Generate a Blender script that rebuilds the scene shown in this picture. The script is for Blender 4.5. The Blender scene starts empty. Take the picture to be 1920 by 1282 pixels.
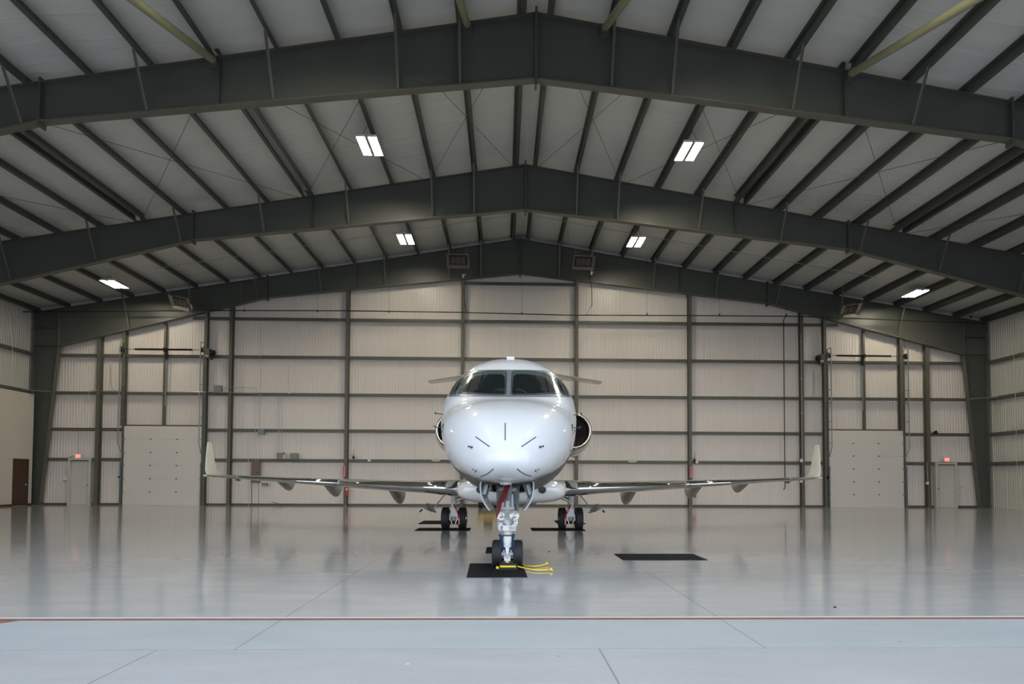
import bpy, bmesh, math, random
from mathutils import Vector, Matrix
random.seed(7)
C = bpy.context.scene.collection
PI = math.pi
# ------------------------------------------------------------------ camera (solved from the photograph)
F_PX, CX, CY = 1200.0, 975.841, 860.82
PITCH, YAW, ROLL, CAM_H = .032820, .026750, .004154, 1.382093
_cy, _sy, _cp, _sp = math.cos(YAW), math.sin(YAW), math.cos(PITCH), math.sin(PITCH)
FW = Vector((_sy*_cp, _cy*_cp, _sp)); _r = Vector((_cy, -_sy, 0)); _u = _r.cross(FW)
RT = _r*math.cos(ROLL)+_u*math.sin(ROLL); UP = -_r*math.sin(ROLL)+_u*math.cos(ROLL)
def ray(px, py): return FW+RT*((px-CX)/F_PX)-UP*((py-CY)/F_PX)
def at(px, py, Y):
    d = ray(px, py); return d*(Y/d.y)+Vector((0, 0, CAM_H))
def fl(px, py, z=0.0):
    d = ray(px, py); return d*((z-CAM_H)/d.z)+Vector((0, 0, CAM_H))
cd = bpy.data.cameras.new('camera'); cam = bpy.data.objects.new('camera', cd); C.objects.link(cam)
m = Matrix.Identity(4)
for i in range(3): m[i][0], m[i][1], m[i][2] = RT[i], UP[i], -FW[i]
m[2][3] = CAM_H
cam.matrix_world = m
cd.sensor_fit = 'HORIZONTAL'; cd.sensor_width = 36.0; cd.lens = 36.0*F_PX/1920
cd.shift_x = -(CX-960)/1920; cd.shift_y = (CY-641)/1920
cd.clip_start = .05; cd.clip_end = 400
bpy.context.scene.camera = cam
# ------------------------------------------------------------------ materials
M = {}
def nodes(name):
    mt = bpy.data.materials.new(name); mt.use_nodes = True
    nt = mt.node_tree; b = nt.nodes['Principled BSDF']; M[name] = mt
    return mt, nt, b
def N(nt, typ, **k):
    n = nt.nodes.new(typ)
    for a, v in k.items():
        if a == 'inp':
            for kk, vv in v.items(): n.inputs[kk].default_value = vv
        else: setattr(n, a, v)
    return n
def coords(nt, scale=(1, 1, 1), world=True):
    if world:
        g = N(nt, 'ShaderNodeNewGeometry'); src = g.outputs['Position']
    else:
        g = N(nt, 'ShaderNodeTexCoord'); src = g.outputs['Object']
    mp = N(nt, 'ShaderNodeMapping'); mp.inputs['Scale'].default_value = scale
    nt.links.new(src, mp.inputs['Vector']); return mp.outputs['Vector']
def mixc(nt, fac, a, b):
    n = N(nt, 'ShaderNodeMix', data_type='RGBA')
    for s, v in ((0, fac), (6, a), (7, b)):
        if isinstance(v, (int, float)): n.inputs[s].default_value = v
        elif isinstance(v, tuple): n.inputs[s].default_value = (*v, 1) if len(v) == 3 else v
        else: nt.links.new(v, n.inputs[s])
    return n.outputs[2]
def mth(nt, op, a, b=None, c=None, clamp=False):
    n = N(nt, 'ShaderNodeMath', operation=op); n.use_clamp = clamp
    for i, v in enumerate((a, b, c)):
        if v is None: continue
        if isinstance(v, (int, float)): n.inputs[i].default_value = v
        else: nt.links.new(v, n.inputs[i])
    return n.outputs[0]
def noise(nt, vec, scale, detail=3, rough=.5):
    n = N(nt, 'ShaderNodeTexNoise'); n.inputs['Scale'].default_value = scale
    n.inputs['Detail'].default_value = detail; n.inputs['Roughness'].default_value = rough
    nt.links.new(vec, n.inputs['Vector']); return n.outputs['Fac']
def bump(nt, b, h, strength=.3, dist=.01):
    n = N(nt, 'ShaderNodeBump'); n.inputs['Strength'].default_value = strength; n.inputs['Distance'].default_value = dist
    nt.links.new(h, n.inputs['Height']); nt.links.new(n.outputs[0], b.inputs['Normal'])
def mat(name, col, rough=.5, metal=0., var=.06, scale=3., bmp=0., coat=0., spec=.5, bd=.004, rvar=0.):
    mt, nt, b = nodes(name)
    v = coords(nt, world=False)
    f = noise(nt, v, scale, 4)
    c0 = tuple(max(0, x*(1-var)) for x in col); c1 = tuple(min(1, x*(1+var)) for x in col)
    nt.links.new(mixc(nt, f, c0, c1), b.inputs['Base Color'])
    b.inputs['Roughness'].default_value = rough; b.inputs['Metallic'].default_value = metal
    b.inputs['Coat Weight'].default_value = coat; b.inputs['Coat Roughness'].default_value = .03
    b.inputs['Specular IOR Level'].default_value = spec
    if rvar: nt.links.new(mth(nt, 'MULTIPLY_ADD', f, rvar, rough-rvar/2), b.inputs['Roughness'])
    if bmp: bump(nt, b, noise(nt, v, scale*14, 3), bmp, bd)
    return mt
def emis(name, col, s):
    mt, nt, b = nodes(name); b.inputs['Base Color'].default_value = (.8, .8, .8, 1)
    b.inputs['Emission Color'].default_value = (*col, 1); b.inputs['Emission Strength'].default_value = s
    return mt
mat('steel', (.072, .076, .066), .42, 0, .10, 1.2)
mat('steel_light', (.108, .103, .080), .45, 0, .08, 1.2)
mat('steel_brown', (.10, .085, .065), .5, 0, .1, 2)
mat('galv', (.42, .44, .43), .38, .8, .15, 6)
mat('track_steel', (.16, .19, .19), .4, .6, .15, 6)
mat('white_pvc', (.62, .62, .58), .4)
mat('grey_box', (.20, .215, .20), .45)
mat('brown_panel', (.17, .11, .085), .5)
mat('pipe_green', (.27, .27, .16), .4)
mat('black', (.010, .010, .010), .5, spec=.3)
mat('dark_metal', (.03, .03, .028), .4, .5)
mat('rubber', (.016, .017, .021), .62, 0, .2, 4, .2)
mat('mat_rubber', (.0085, .009, .011), .85, 0, .3, 8, .5, bd=.003, spec=.15)
mat('red', (.42, .015, .02), .5)
mat('red_paint', (.5, .02, .02), .3)
mat('ribbon', (.20, .006, .014), .6)
mat('white_ink', (.75, .62, .62), .6)
mat('yellow', (.80, .55, .02), .5)
mat('rope', (.85, .62, .03), .6, 0, .1, 30, .5)
mat('tug_yellow', (.62, .42, .05), .4)
mat('blue', (.01, .065, .19), .4)
mat('gear_white', (.72, .73, .74), .3, 0, .04, 3, coat=.3)
mat('gear_door', (.42, .47, .49), .3, 0, .04, 3, coat=.3)
mat('gear_hinge', (.52, .60, .62), .35, 0, .04, 3)
mat('gear_panel', (.30, .32, .31), .4, .2, .05, 3)
mat('gear_grey', (.28, .33, .35), .35, .0, .08, 3, coat=.2)
mat('chrome', (.66, .66, .64), .09, 1., .02, 2)
mat('lip_metal', (.72, .68, .62), .12, 1., .02, 2)
mat('alu', (.55, .56, .56), .25, .9, .05, 5)
mat('door_beige', (.60, .565, .51), .45, 0, .03, 1)
mat('frame_beige', (.56, .55, .48), .45, 0, .03, 1)
mat('drywall', (.60, .56, .49), .75, 0, .03, .6)
mat('wood_door', (.060, .026, .012), .38, 0, .35, 2.5)
mat('baseboard', (.06, .035, .02), .5)
mat('winglet_white', (.66, .68, .62), .25, 0, .02, 1, coat=.6)
mat('wing_paint', (.52, .53, .50), .22, .1, .03, 1, coat=.5)
mat('nacelle_paint', (.60, .60, .55), .2, 0, .03, 1, coat=.6)
mat('fairing_paint', (.74, .76, .78), .15, 0, .02, 1, coat=.9)
mat('tan_fairing', (.33, .32, .30), .4, 0, .05, 2)
mat('duct_dark', (.02, .017, .015), .35)
mat('blade', (.13, .12, .11), .3, .6)
mat('seal', (.02, .025, .03), .4)
mat('pane_edge', (.060, .092, .080), .12, 0, .15, 5, coat=1)
mat('pane_dark', (.010, .014, .014), .045, 0, .3, 2, coat=1)
mat('trim_grey', (.22, .235, .27), .35, .5, .1, 12)
mat('strip_dark', (.07, .08, .11), .5)
mat('ceramic', (.085, .06, .05), .7, 0, .15, 30)
mat('heater_alu', (.36, .34, .30), .35, .9, .2, 9)
mat('sign_white', (.75, .73, .68), .5)
emis('tube', (1.0, .92, .72), 172)
emis('tube_dimmed', (1.0, .92, .72), 90)  # weaker emission for the far lamps, dimmed to keep the upper back wall darker
emis('exit_red', (1.0, .16, .13), 1.1)
emis('exit_face', (1.0, .03, .03), .55)
# wall liner panels
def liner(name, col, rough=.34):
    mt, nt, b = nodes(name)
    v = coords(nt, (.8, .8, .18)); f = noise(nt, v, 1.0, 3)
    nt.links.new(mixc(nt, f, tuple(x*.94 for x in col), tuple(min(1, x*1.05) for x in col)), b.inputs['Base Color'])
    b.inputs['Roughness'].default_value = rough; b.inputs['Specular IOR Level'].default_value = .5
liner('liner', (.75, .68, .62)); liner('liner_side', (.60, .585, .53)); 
# sectional overhead door skin: fine horizontal grooves
mt, nt, b = nodes('door_skin'); b.inputs['Roughness'].default_value = .42
b.inputs['Base Color'].default_value = (.70, .66, .60, 1)
v = coords(nt, (0, 0, 1)); w = N(nt, 'ShaderNodeTexWave', bands_direction='Z'); w.inputs['Scale'].default_value = 6.0
nt.links.new(v, w.inputs['Vector']); bump(nt, b, w.outputs['Fac'], .35, .004)
# roof insulation: white vinyl facing with cross wrinkles
mt, nt, b = nodes('insulation')
v1 = coords(nt, (.25, 2.2, .25)); f1 = noise(nt, v1, 1.0, 4, .6)
v2 = coords(nt, (.5, 14., .5)); f2 = noise(nt, v2, 1.0, 3, .6)
v3 = coords(nt, (.12, .75, .12)); f3 = noise(nt, v3, 1.0, 2)
ridge = mth(nt, 'SUBTRACT', 1.0, mth(nt, 'MULTIPLY', mth(nt, 'ABSOLUTE', mth(nt, 'SUBTRACT', f3, .5)), 30.0), clamp=True)
h = mth(nt, 'ADD', mth(nt, 'MULTIPLY_ADD', f1, .9, mth(nt, 'MULTIPLY', f2, .12)), mth(nt, 'MULTIPLY', ridge, .30))
bump(nt, b, h, .65, .030)
nt.links.new(mixc(nt, f1, (.56, .56, .54), (.64, .64, .61)), b.inputs['Base Color']); b.inputs['Roughness'].default_value = .38
# polished hangar floor
def line_mask(nt, coord, pos, w):
    return mth(nt, 'LESS_THAN', mth(nt, 'ABSOLUTE', mth(nt, 'SUBTRACT', coord, pos)), w)
def floor_mat(name, ca, cb, rough, rv, joints_x, joints_y, jw=.006, spec=.5, coat=0., spots=0.):
    mt, nt, b = nodes(name)
    g = N(nt, 'ShaderNodeNewGeometry'); sp = N(nt, 'ShaderNodeSeparateXYZ'); nt.links.new(g.outputs['Position'], sp.inputs[0])
    v = coords(nt, (.35, .35, 1)); big = noise(nt, v, .8, 5, .6)
    v2 = coords(nt, (.9, 3.2, 1)); scuff = noise(nt, v2, 1.0, 5, .65)
    v3 = coords(nt, (6, 6, 6)); fine = noise(nt, v3, 3.0, 4, .6)
    f = mth(nt, 'ADD', mth(nt, 'MULTIPLY', big, .45), mth(nt, 'ADD', mth(nt, 'MULTIPLY', scuff, .45), mth(nt, 'MULTIPLY', fine, .1)))
    rmp = N(nt, 'ShaderNodeMapRange'); rmp.inputs[1].default_value = .3; rmp.inputs[2].default_value = .7
    nt.links.new(f, rmp.inputs[0])
    col = mixc(nt, rmp.outputs[0], ca, cb)
    j = None
    for (c, lst) in ((sp.outputs[0], joints_x), (sp.outputs[1], joints_y)):
        for q in lst:
            k = line_mask(nt, c, q, jw)
            j = k if j is None else mth(nt, 'MAXIMUM', j, k)
    if j is not None: col = mixc(nt, mth(nt, 'MULTIPLY', j, .6), col, (.10, .085, .07))
    if spots:
        vo = N(nt, 'ShaderNodeTexVoronoi'); vo.inputs['Scale'].default_value = 1.9; nt.links.new(coords(nt, (1, 1.6, 0)), vo.inputs['Vector'])
        k = mth(nt, 'LESS_THAN', vo.outputs['Distance'], .038)
        k2 = mth(nt, 'GREATER_THAN', mth(nt, 'FRACT', mth(nt, 'MULTIPLY', vo.outputs['Color'], 7.3)), .5)
        col = mixc(nt, mth(nt, 'MULTIPLY', k, .6), col, mixc(nt, k2, (.10, .09, .08), (.75, .78, .8)))
    nt.links.new(col, b.inputs['Base Color'])
    nt.links.new(mth(nt, 'MULTIPLY_ADD', scuff, rv, rough-rv*.5), b.inputs['Roughness'])
    b.inputs['Specular IOR Level'].default_value = spec
    b.inputs['Coat Weight'].default_value = coat; b.inputs['Coat Roughness'].default_value = .08
    if name != 'floor': bump(nt, b, mth(nt, 'ADD', mth(nt, 'MULTIPLY', fine, .3), mth(nt, 'MULTIPLY', big, .7)), .03, .01)
floor_mat('floor', (.325, .33, .325), (.45, .445, .425), .10, .10, [-15.2, -8.7, -2.18, 2.19, 8.7, 15.2], [9.65, 21.5], jw=.0055, spec=.55)
floor_mat('apron', (.265, .27, .27), (.345, .35, .35), .62, .1, [], [], spec=.35, spots=1)
floor_mat('apron_strip', (.275, .30, .305), (.355, .37, .37), .5, .1, [-6.55, -2.18, 2.19, 6.55], [], jw=.007, spec=.4, spots=1)
floor_mat('apron_far', (.27, .275, .275), (.35, .355, .355), .62, .1, [-6.45, -2.8, .8, 4.4], [], jw=.007, spec=.35, spots=1)
mat('curb', (.42, .43, .43), .5, 0, .05, 2)
mat('rust', (.17, .07, .04), .75, 0, .5, 9, .4)
# jet paint: white with grey windshield surround and dark metallic belly
mt, nt, b = nodes('jet_paint')
tc = N(nt, 'ShaderNodeTexCoord'); sp = N(nt, 'ShaderNodeSeparateXYZ'); nt.links.new(tc.outputs['Object'], sp.inputs[0])
X_, Y_, Z_ = sp.outputs
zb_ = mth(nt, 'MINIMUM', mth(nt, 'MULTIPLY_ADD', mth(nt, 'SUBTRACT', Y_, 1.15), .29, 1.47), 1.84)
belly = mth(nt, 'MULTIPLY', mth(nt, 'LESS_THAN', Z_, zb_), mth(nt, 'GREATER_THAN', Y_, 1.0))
lo = mth(nt, 'GREATER_THAN', Z_, mth(nt, 'MULTIPLY_ADD', mth(nt, 'SUBTRACT', Y_, 2.16), .13, 2.721))
hi = mth(nt, 'LESS_THAN', Z_, mth(nt, 'MULTIPLY_ADD', mth(nt, 'SUBTRACT', Y_, 3.1), .12, 3.325))
bk = mth(nt, 'LESS_THAN', Y_, 3.95)
band = mth(nt, 'MULTIPLY', mth(nt, 'MULTIPLY', lo, hi), bk)
c = mixc(nt, band, (.62, .645, .675), (.22, .235, .27))
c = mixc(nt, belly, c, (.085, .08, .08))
nt.links.new(c, b.inputs['Base Color'])
nt.links.new(mth(nt, 'MULTIPLY', band, .35), b.inputs['Metallic'])
nt.links.new(mth(nt, 'MULTIPLY_ADD', band, -.1, .45), b.inputs['Roughness'])
b.inputs['Specular IOR Level'].default_value = .2
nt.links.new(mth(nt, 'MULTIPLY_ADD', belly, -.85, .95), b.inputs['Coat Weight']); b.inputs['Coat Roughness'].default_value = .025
# clear glass lens
mt, nt, b = nodes('lens'); b.inputs['Base Color'].default_value = (.9, .93, .95, 1); b.inputs['Roughness'].default_value = .03
b.inputs['Transmission Weight'].default_value = .8; b.inputs['IOR'].default_value = 1.4
# ------------------------------------------------------------------ mesh builder
class MB:
    def __init__(s): s.v = []; s.f = []
    def add(s, vs, fs):
        n = len(s.v); s.v += [tuple(p) for p in vs]; s.f += [tuple(i+n for i in f) for f in fs]; return s
    def box(s, p0, p1):
        x0, y0, z0 = [min(a, b) for a, b in zip(p0, p1)]; x1, y1, z1 = [max(a, b) for a, b in zip(p0, p1)]
        return s.add([(x0, y0, z0), (x1, y0, z0), (x1, y1, z0), (x0, y1, z0), (x0, y0, z1), (x1, y0, z1), (x1, y1, z1), (x0, y1, z1)],
                     [(0, 3, 2, 1), (4, 5, 6, 7), (0, 1, 5, 4), (1, 2, 6, 5), (2, 3, 7, 6), (3, 0, 4, 7)])
    def cbox(s, c, d, R=None):
        q = []
        for z in (-.5, .5):
            for x, y in ((-.5, -.5), (.5, -.5), (.5, .5), (-.5, .5)):
                w = Vector((x*d[0], y*d[1], z*d[2]))
                if R: w = R @ w
                q.append(w+Vector(c))
        return s.add(q, [(0, 3, 2, 1), (4, 5, 6, 7), (0, 1, 5, 4), (1, 2, 6, 5), (2, 3, 7, 6), (3, 0, 4, 7)])
    def bar(s, a, b, w, h, up=(0, 0, 1)):
        a, b = Vector(a), Vector(b); d = (b-a).normalized(); u = Vector(up)
        if abs(d.dot(u)) > .98: u = Vector((1, 0, 0))
        x = d.cross(u).normalized(); y = x.cross(d)
        q = [p+x*(i*w/2)+y*(j*h/2) for p in (a, b) for i, j in ((-1, -1), (1, -1), (1, 1), (-1, 1))]
        return s.add(q, [(0, 1, 2, 3), (7, 6, 5, 4), (0, 4, 5, 1), (1, 5, 6, 2), (2, 6, 7, 3), (3, 7, 4, 0)])
    def loft(s, rings, close=True, cap=True):
        n = len(rings[0]); vs = [p for r in rings for p in r]; fs = []
        for i in range(len(rings)-1):
            for j in range(n if close else n-1):
                k = (j+1) % n; fs.append((i*n+j, i*n+k, (i+1)*n+k, (i+1)*n+j))
        if cap and close: fs += [tuple(reversed(range(n))), tuple(range((len(rings)-1)*n, len(rings)*n))]
        return s.add(vs, fs)
    def tube(s, pts, r, n=10, cap=True):
        pts = [Vector(p) for p in pts]; rings = []; R = r if isinstance(r, (list, tuple)) else [r]*len(pts); x = None
        for i, p in enumerate(pts):
            d = (pts[min(i+1, len(pts)-1)]-pts[max(i-1, 0)]).normalized()
            if x is None:
                x = d.orthogonal().normalized()
            x = (x-d*x.dot(d)).normalized(); y = d.cross(x)
            rings.append([p+x*(R[i]*math.cos(2*PI*k/n))+y*(R[i]*math.sin(2*PI*k/n)) for k in range(n)])
        return s.loft(rings, True, cap)
    def lathe(s, o, axis, prof, n=32, cap=False):
        o = Vector(o); d = Vector(axis).normalized(); x = d.orthogonal().normalized(); y = d.cross(x)
        rings = [[o+d*a+x*(r*math.cos(2*PI*k/n))+y*(r*math.sin(2*PI*k/n)) for k in range(n)] for a, r in prof]
        return s.loft(rings, True, cap)
    def prism(s, poly, axis, a, b):
        def P(q, t): return {'y': (q[0], t, q[1]), 'x': (t, q[0], q[1]), 'z': (q[0], q[1], t)}[axis]
        n = len(poly); vs = [P(q, a) for q in poly]+[P(q, b) for q in poly]
        fs = [tuple(reversed(range(n))), tuple(range(n, 2*n))]+[(i, (i+1) % n, n+(i+1) % n, n+i) for i in range(n)]
        return s.add(vs, fs)
def tag(o, label=None, cat=None, group=None, kind=None):
    if label: o['label'] = label
    if cat: o['category'] = cat
    if group: o['group'] = group
    if kind: o['kind'] = kind
    return o
def obj(name, mb, mt, parent=None, smooth=False, local=False, bev=0.):
    me = bpy.data.meshes.new(name)
    vs = [Vector(p) for p in mb.v]
    if parent is None:
        xs = [p.x for p in vs]; ys = [p.y for p in vs]; zs = [p.z for p in vs]
        org = Vector(((min(xs)+max(xs))/2, (min(ys)+max(ys))/2, min(zs)))
        vs = [p-org for p in vs]
    elif not local:
        org = Vector((0, 0, 0)); q = parent
        while q is not None: org += q.location; q = q.parent
        vs = [p-org for p in vs]
    me.from_pydata(vs, [], mb.f)
    bm = bmesh.new(); bm.from_mesh(me); bmesh.ops.recalc_face_normals(bm, faces=bm.faces)
    if bev: bmesh.ops.bevel(bm, geom=bm.edges, offset=bev, segments=2, affect='EDGES', clamp_overlap=True)
    bm.to_mesh(me); bm.free()
    me.materials.append(M[mt])
    if smooth:
        me.polygons.foreach_set('use_smooth', [True]*len(me.polygons))
        if smooth != 'all': me.set_sharp_from_angle(angle=math.radians(38))
    o = bpy.data.objects.new(name, me); C.objects.link(o)
    if parent is None: o.location = org
    else: o.parent = parent
    return o
def thing(name, loc, label, cat, group=None, rz=0.):
    o = bpy.data.objects.new(name, None); C.objects.link(o); o.location = loc; o.rotation_euler = (0, 0, rz)
    o.empty_display_size = .2
    return tag(o, label, cat, group)
def struct(name, mb, mt, **k): return tag(obj(name, mb, mt, **k), kind='structure')
def text(name, s, size, loc, parent, mt, rot=(PI/2, 0, 0), sx=1., ext=.004):
    cu = bpy.data.curves.new(name, 'FONT'); cu.body = s; cu.size = size; cu.extrude = ext; cu.align_x = 'CENTER'; cu.align_y = 'CENTER'
    cu.offset = size*.02
    t = bpy.data.objects.new(name+'_tmp', cu); C.objects.link(t)
    bpy.context.view_layer.update()
    me = bpy.data.meshes.new_from_object(t.evaluated_get(bpy.context.evaluated_depsgraph_get()))
    bpy.data.objects.remove(t)
    R = Matrix.LocRotScale(Vector(loc), __import__('mathutils').Euler(rot), Vector((sx, 1, 1)))
    me.transform(R); me.materials.clear(); me.materials.append(M[mt])
    o = bpy.data.objects.new(name, me); C.objects.link(o)
    if parent is not None:
        org = Vector((0, 0, 0)); q = parent
        while q is not None: org += q.location; q = q.parent
        me.transform(Matrix.Translation(-org)); o.parent = parent
    return o
ORD = ['zeroth', 'first', 'second', 'third', 'fourth', 'fifth', 'sixth', 'seventh', 'eighth', 'ninth', 'tenth', 'eleventh', 'twelfth', 'thirteenth', 'fourteenth', 'fifteenth', 'sixteenth', 'seventeenth', 'eighteenth', 'nineteenth']
# ------------------------------------------------------------------ building
RX = .847; HW = 25.6; Z0 = 14.27
YF = [8.84, 17.33, 25.83, 33.92]
YB = 34.27; YD = 6.52
def rt(d): return Z0-abs(d)/6            # rafter top line
def rb(d):
    d = abs(d)
    return 12.43-d*(12.43-10.98)/13.35 if d < 13.35 else 10.98-(d-13.35)*(10.98-8.3)/(24.1-13.35)
# floor and ground
struct('floor', MB().box((RX-26.2, YD+.02, -.25), (RX+26.2, YB+.4, 0)), 'floor')
struct('trim_1', MB().box((RX-26.2, 6.495, -.25), (RX+26.2, YD+.02, -.001)), 'curb')
struct('trim_2', MB().box((RX-26.2, 6.41, -.25), (RX+26.2, 6.495, -.004)), 'rust')
struct('trim_3', MB().prism([(-26, 6.1), (-4.95, 6.1), (-4.7, 6.41), (-26, 6.41)], 'z', -.25, -.005), 'rust')
struct('apron_strip', MB().prism([(-4.95, 5.325), (-4.95, 6.1), (-4.7, 6.41), (60, 6.41), (60, 5.325)], 'z', -.25, -.004), 'apron_strip')
struct('apron_edge', MB().box((-60, 5.325, -.25), (-4.95, 6.1, -.004)), 'apron_strip')
struct('apron', MB().box((-90, -120, -.25), (90, 5.317, -.006)), 'apron_far')
struct('apron_side', MB().box((-90, 5.325, -.25), (-60, 30, -.006)), 'apron')
# corrugated back wall
def corr(n0, n1, fn, step=.152, depth=.009):
    """trapezoid ribs along a wall; fn(u, off, top) -> point"""
    mb = MB(); u = n0; rows = []; k = 0
    while u < n1:
        for du, o in ((0, 0), (step*.62, 0), (step*.72, depth), (step*.9, depth)):
            if u+du < n1: rows.append((u+du, o*(1.7 if k % 6 == 5 else 1)))
        u += step; k += 1
    rows.append((n1, 0))
    vs = []; fs = []
    for i, (u, o) in enumerate(rows):
        vs += [fn(u, o, 0), fn(u, o, 1), ]
        if i: fs.append((2*i-2, 2*i, 2*i+1, 2*i-1))
    n = len(vs)
    vs += [fn(rows[0][0], -.12, 0), fn(rows[0][0], -.12, 1), fn(rows[-1][0], -.12, 0), fn(rows[-1][0], -.12, 1)]
    fs += [(n, n+1, n+3, n+2)]
    return mb.add(vs, fs)
def wf(u, o, top): return (RX+u, YB-o, (Z0+.34-abs(u)/6) if top else 0)
wb = corr(-HW, 0, wf); w2 = corr(0, HW, wf); wb.add(w2.v, w2.f)
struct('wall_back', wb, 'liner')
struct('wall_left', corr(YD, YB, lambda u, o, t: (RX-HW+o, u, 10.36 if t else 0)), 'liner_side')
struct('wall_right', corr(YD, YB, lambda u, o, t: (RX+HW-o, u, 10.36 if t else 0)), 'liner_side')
# header over the open hangar doorway (behind the roof seen in the photo)
hd = MB().prism([(RX-HW, 8.7), (RX+HW, 8.7), (RX+HW, 10.34), (RX, Z0+.34), (RX-HW, 10.34)], 'y', YD-.15, YD)
struct('wall_front', hd, 'liner_side')
struct('baseboard_back', MB().box((RX-25.2, YB-.07, 0), (at(229, 946, YB).x, YB-.03, .10)).box((at(384, 946, YB).x, YB-.07, 0), (at(1551, 950, YB).x, YB-.03, .10)).box((at(1700, 950, YB).x, YB-.07, 0), (RX+25.2, YB-.03, .10)), 'steel_brown')
# roof deck and insulation
P_OFF = [.38, 2.07, 3.76, 5.45, 7.12, 8.82, 10.5, 12.14, 13.8, 15.48, 17.12, 18.8, 20.45, 22.1, 23.75, 25.3]
def insul():
    xs = []
    pts = [0.0]+P_OFF+[HW]
    full = sorted(set([-q for q in pts]+pts))
    cols = []
    for a, b in zip(full[:-1], full[1:]):
        k = 7
        for i in range(k):
            t = i/k; cols.append((a+(b-a)*t, .035*math.sin(PI*t)**1.3 if 0 < t else 0., min(1, (b-a)/1.6)))
    cols.append((full[-1], 0, 1))
    vs = []; ys = [YD+i*(YB-YD)/110 for i in range(111)]
    rnd = random.Random(3); ph = [rnd.random()*6 for _ in range(60)]
    for j, y in enumerate(ys):
        for i, (d, sg, sc) in enumerate(cols):
            bay = i//7; w = 1+.12*math.sin(y*2.1+ph[bay % 60])+.1*math.sin(y*5.3+ph[(bay*3) % 60])
            vs.append((RX+d, y, Z0+.335-abs(d)/6-sg*sc*w))
    n = len(cols); fs = [(j*n+i, j*n+i+1, (j+1)*n+i+1, (j+1)*n+i) for j in range(110) for i in range(n-1)]
    # outer roof skin closes the shell
    mb = MB().add(vs, fs); return mb
struct('ceiling', insul(), 'insulation', smooth='all')
dk = MB().prism([(RX-26.1, 10.46), (RX, 14.81), (RX+26.1, 10.46), (RX+26.1, 10.66), (RX, 15.01), (RX-26.1, 10.66)], 'y', YD-.2, YB+.3)
struct('roof', dk, 'steel_light')
# portal frames
FN = ['front', 'nearest', 'middle', 'far']
braces = [2.07, 3.76, 7.12, 10.5, 13.8, 17.12, 20.45]
for fi, Y in enumerate(YF):
    t = thing('roof_frame', (RX, Y, 0), {0: 'dark steel gable frame near the doorway, out of view above the camera', 1: 'large dark steel gable beam crossing the top of the view', 2: 'middle dark steel gable beam, behind the nearest one', 3: 'far dark steel gable frame standing close to the back wall'}[fi], 'roof beam', 'steel gable frames')
    web = []
    for s in (-1, 1):
        L = MB()
        poly = [(0, rt(0)), (25.35, rt(25.35)), (25.35, 0), (24.83, 0), (24.1, 8.3), (13.35, 10.98), (0, 12.43)]
        # split the concave web into convex pieces
        for pc in ([poly[0], poly[5], poly[6]], ):
            pass
        A = [(0, 12.43), (0, Z0), (13.35, rt(13.35)), (13.35, 10.98)]
        B = [(13.35, 10.98), (13.35, rt(13.35)), (24.1, rt(24.1)), (24.1, 8.3)]
        D = [(24.1, 8.3), (24.1, rt(24.1)), (25.35, rt(25.35)), (25.35, 8.3)]
        E = [(24.83, 0), (24.1, 8.3), (25.35, 8.3), (25.35, 0)]
        for q in (A, B, D, E): L.prism([(RX+s*x, z) for x, z in q], 'y', Y-.012, Y+.012)
        obj('web', L, 'steel', t)
        w = .13
        T = MB().bar((RX, Y, Z0+.0), (RX+s*25.4, Y, rt(25.4)), .26, .03)
        obj('top_flange', T, 'steel', t)
        Bf = MB().bar((RX, Y, 12.43), (RX+s*13.35, Y, 10.98), .26, .035).bar((RX+s*13.35, Y, 10.98), (RX+s*24.1, Y, 8.3), .26, .035)
        obj('bottom_flange', Bf, 'steel_light', t)
        Cf = MB().bar((RX+s*24.1, Y, rt(24.1)), (RX+s*24.1, Y, 8.25), .26, .03, (s, 0, 0)).bar((RX+s*24.1, Y, 8.3), (RX+s*24.84, Y, .02), .26, .035, (s, 0, 0))
        Cf.bar((RX+s*25.36, Y, rt(25.36)), (RX+s*25.36, Y, .02), .26, .03, (s, 0, 0)).box((RX+s*24.78, Y-.15, 0), (RX+s*25.42, Y+.15, .025))
        obj('column_flange', Cf, 'steel_light', t)
        Kn = MB()
        for z in (8.3, 9.25): Kn.box((RX+s*24.1, Y-.13, z-.015), (RX+s*25.35, Y+.13, z+.015))
        obj('knee_stiffener', Kn, 'steel', t)
        # splice plate
        obj('splice_plate', MB().box((RX+s*13.33, Y-.14, 10.83), (RX+s*13.39, Y+.14, rt(13.35)+.12)), 'steel', t)
        obj('stiffener', MB().box((RX+s*8.60, Y-.12, rb(8.6)), (RX+s*8.62, Y+.12, rt(8.6))), 'steel', t)
        if fi: obj('stiffener', MB().box((RX+s*2.15, Y-.12, rb(2.15)), (RX+s*2.17, Y+.12, rt(2.15))), 'steel', t)
        for d in braces:
            if fi == 0: continue
            a = (RX+s*d, Y-.80, rt(d)+.02); b_ = (RX+s*(d+.02), Y-.10, rb(d)+.05)
            obj('flange_brace', MB().bar(a, b_, .065, .012, (0, 1, 0)).bar(Vector(a)+Vector((.03*s, 0, 0)), Vector(b_)+Vector((.03*s, 0, 0)), .010, .06, (0, 1, 0)), 'steel_light', t)
    obj('ridge_plate', MB().box((RX-.03, Y-.15, 12.25), (RX+.03, Y+.15, Z0+.16)), 'steel', t)
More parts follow.
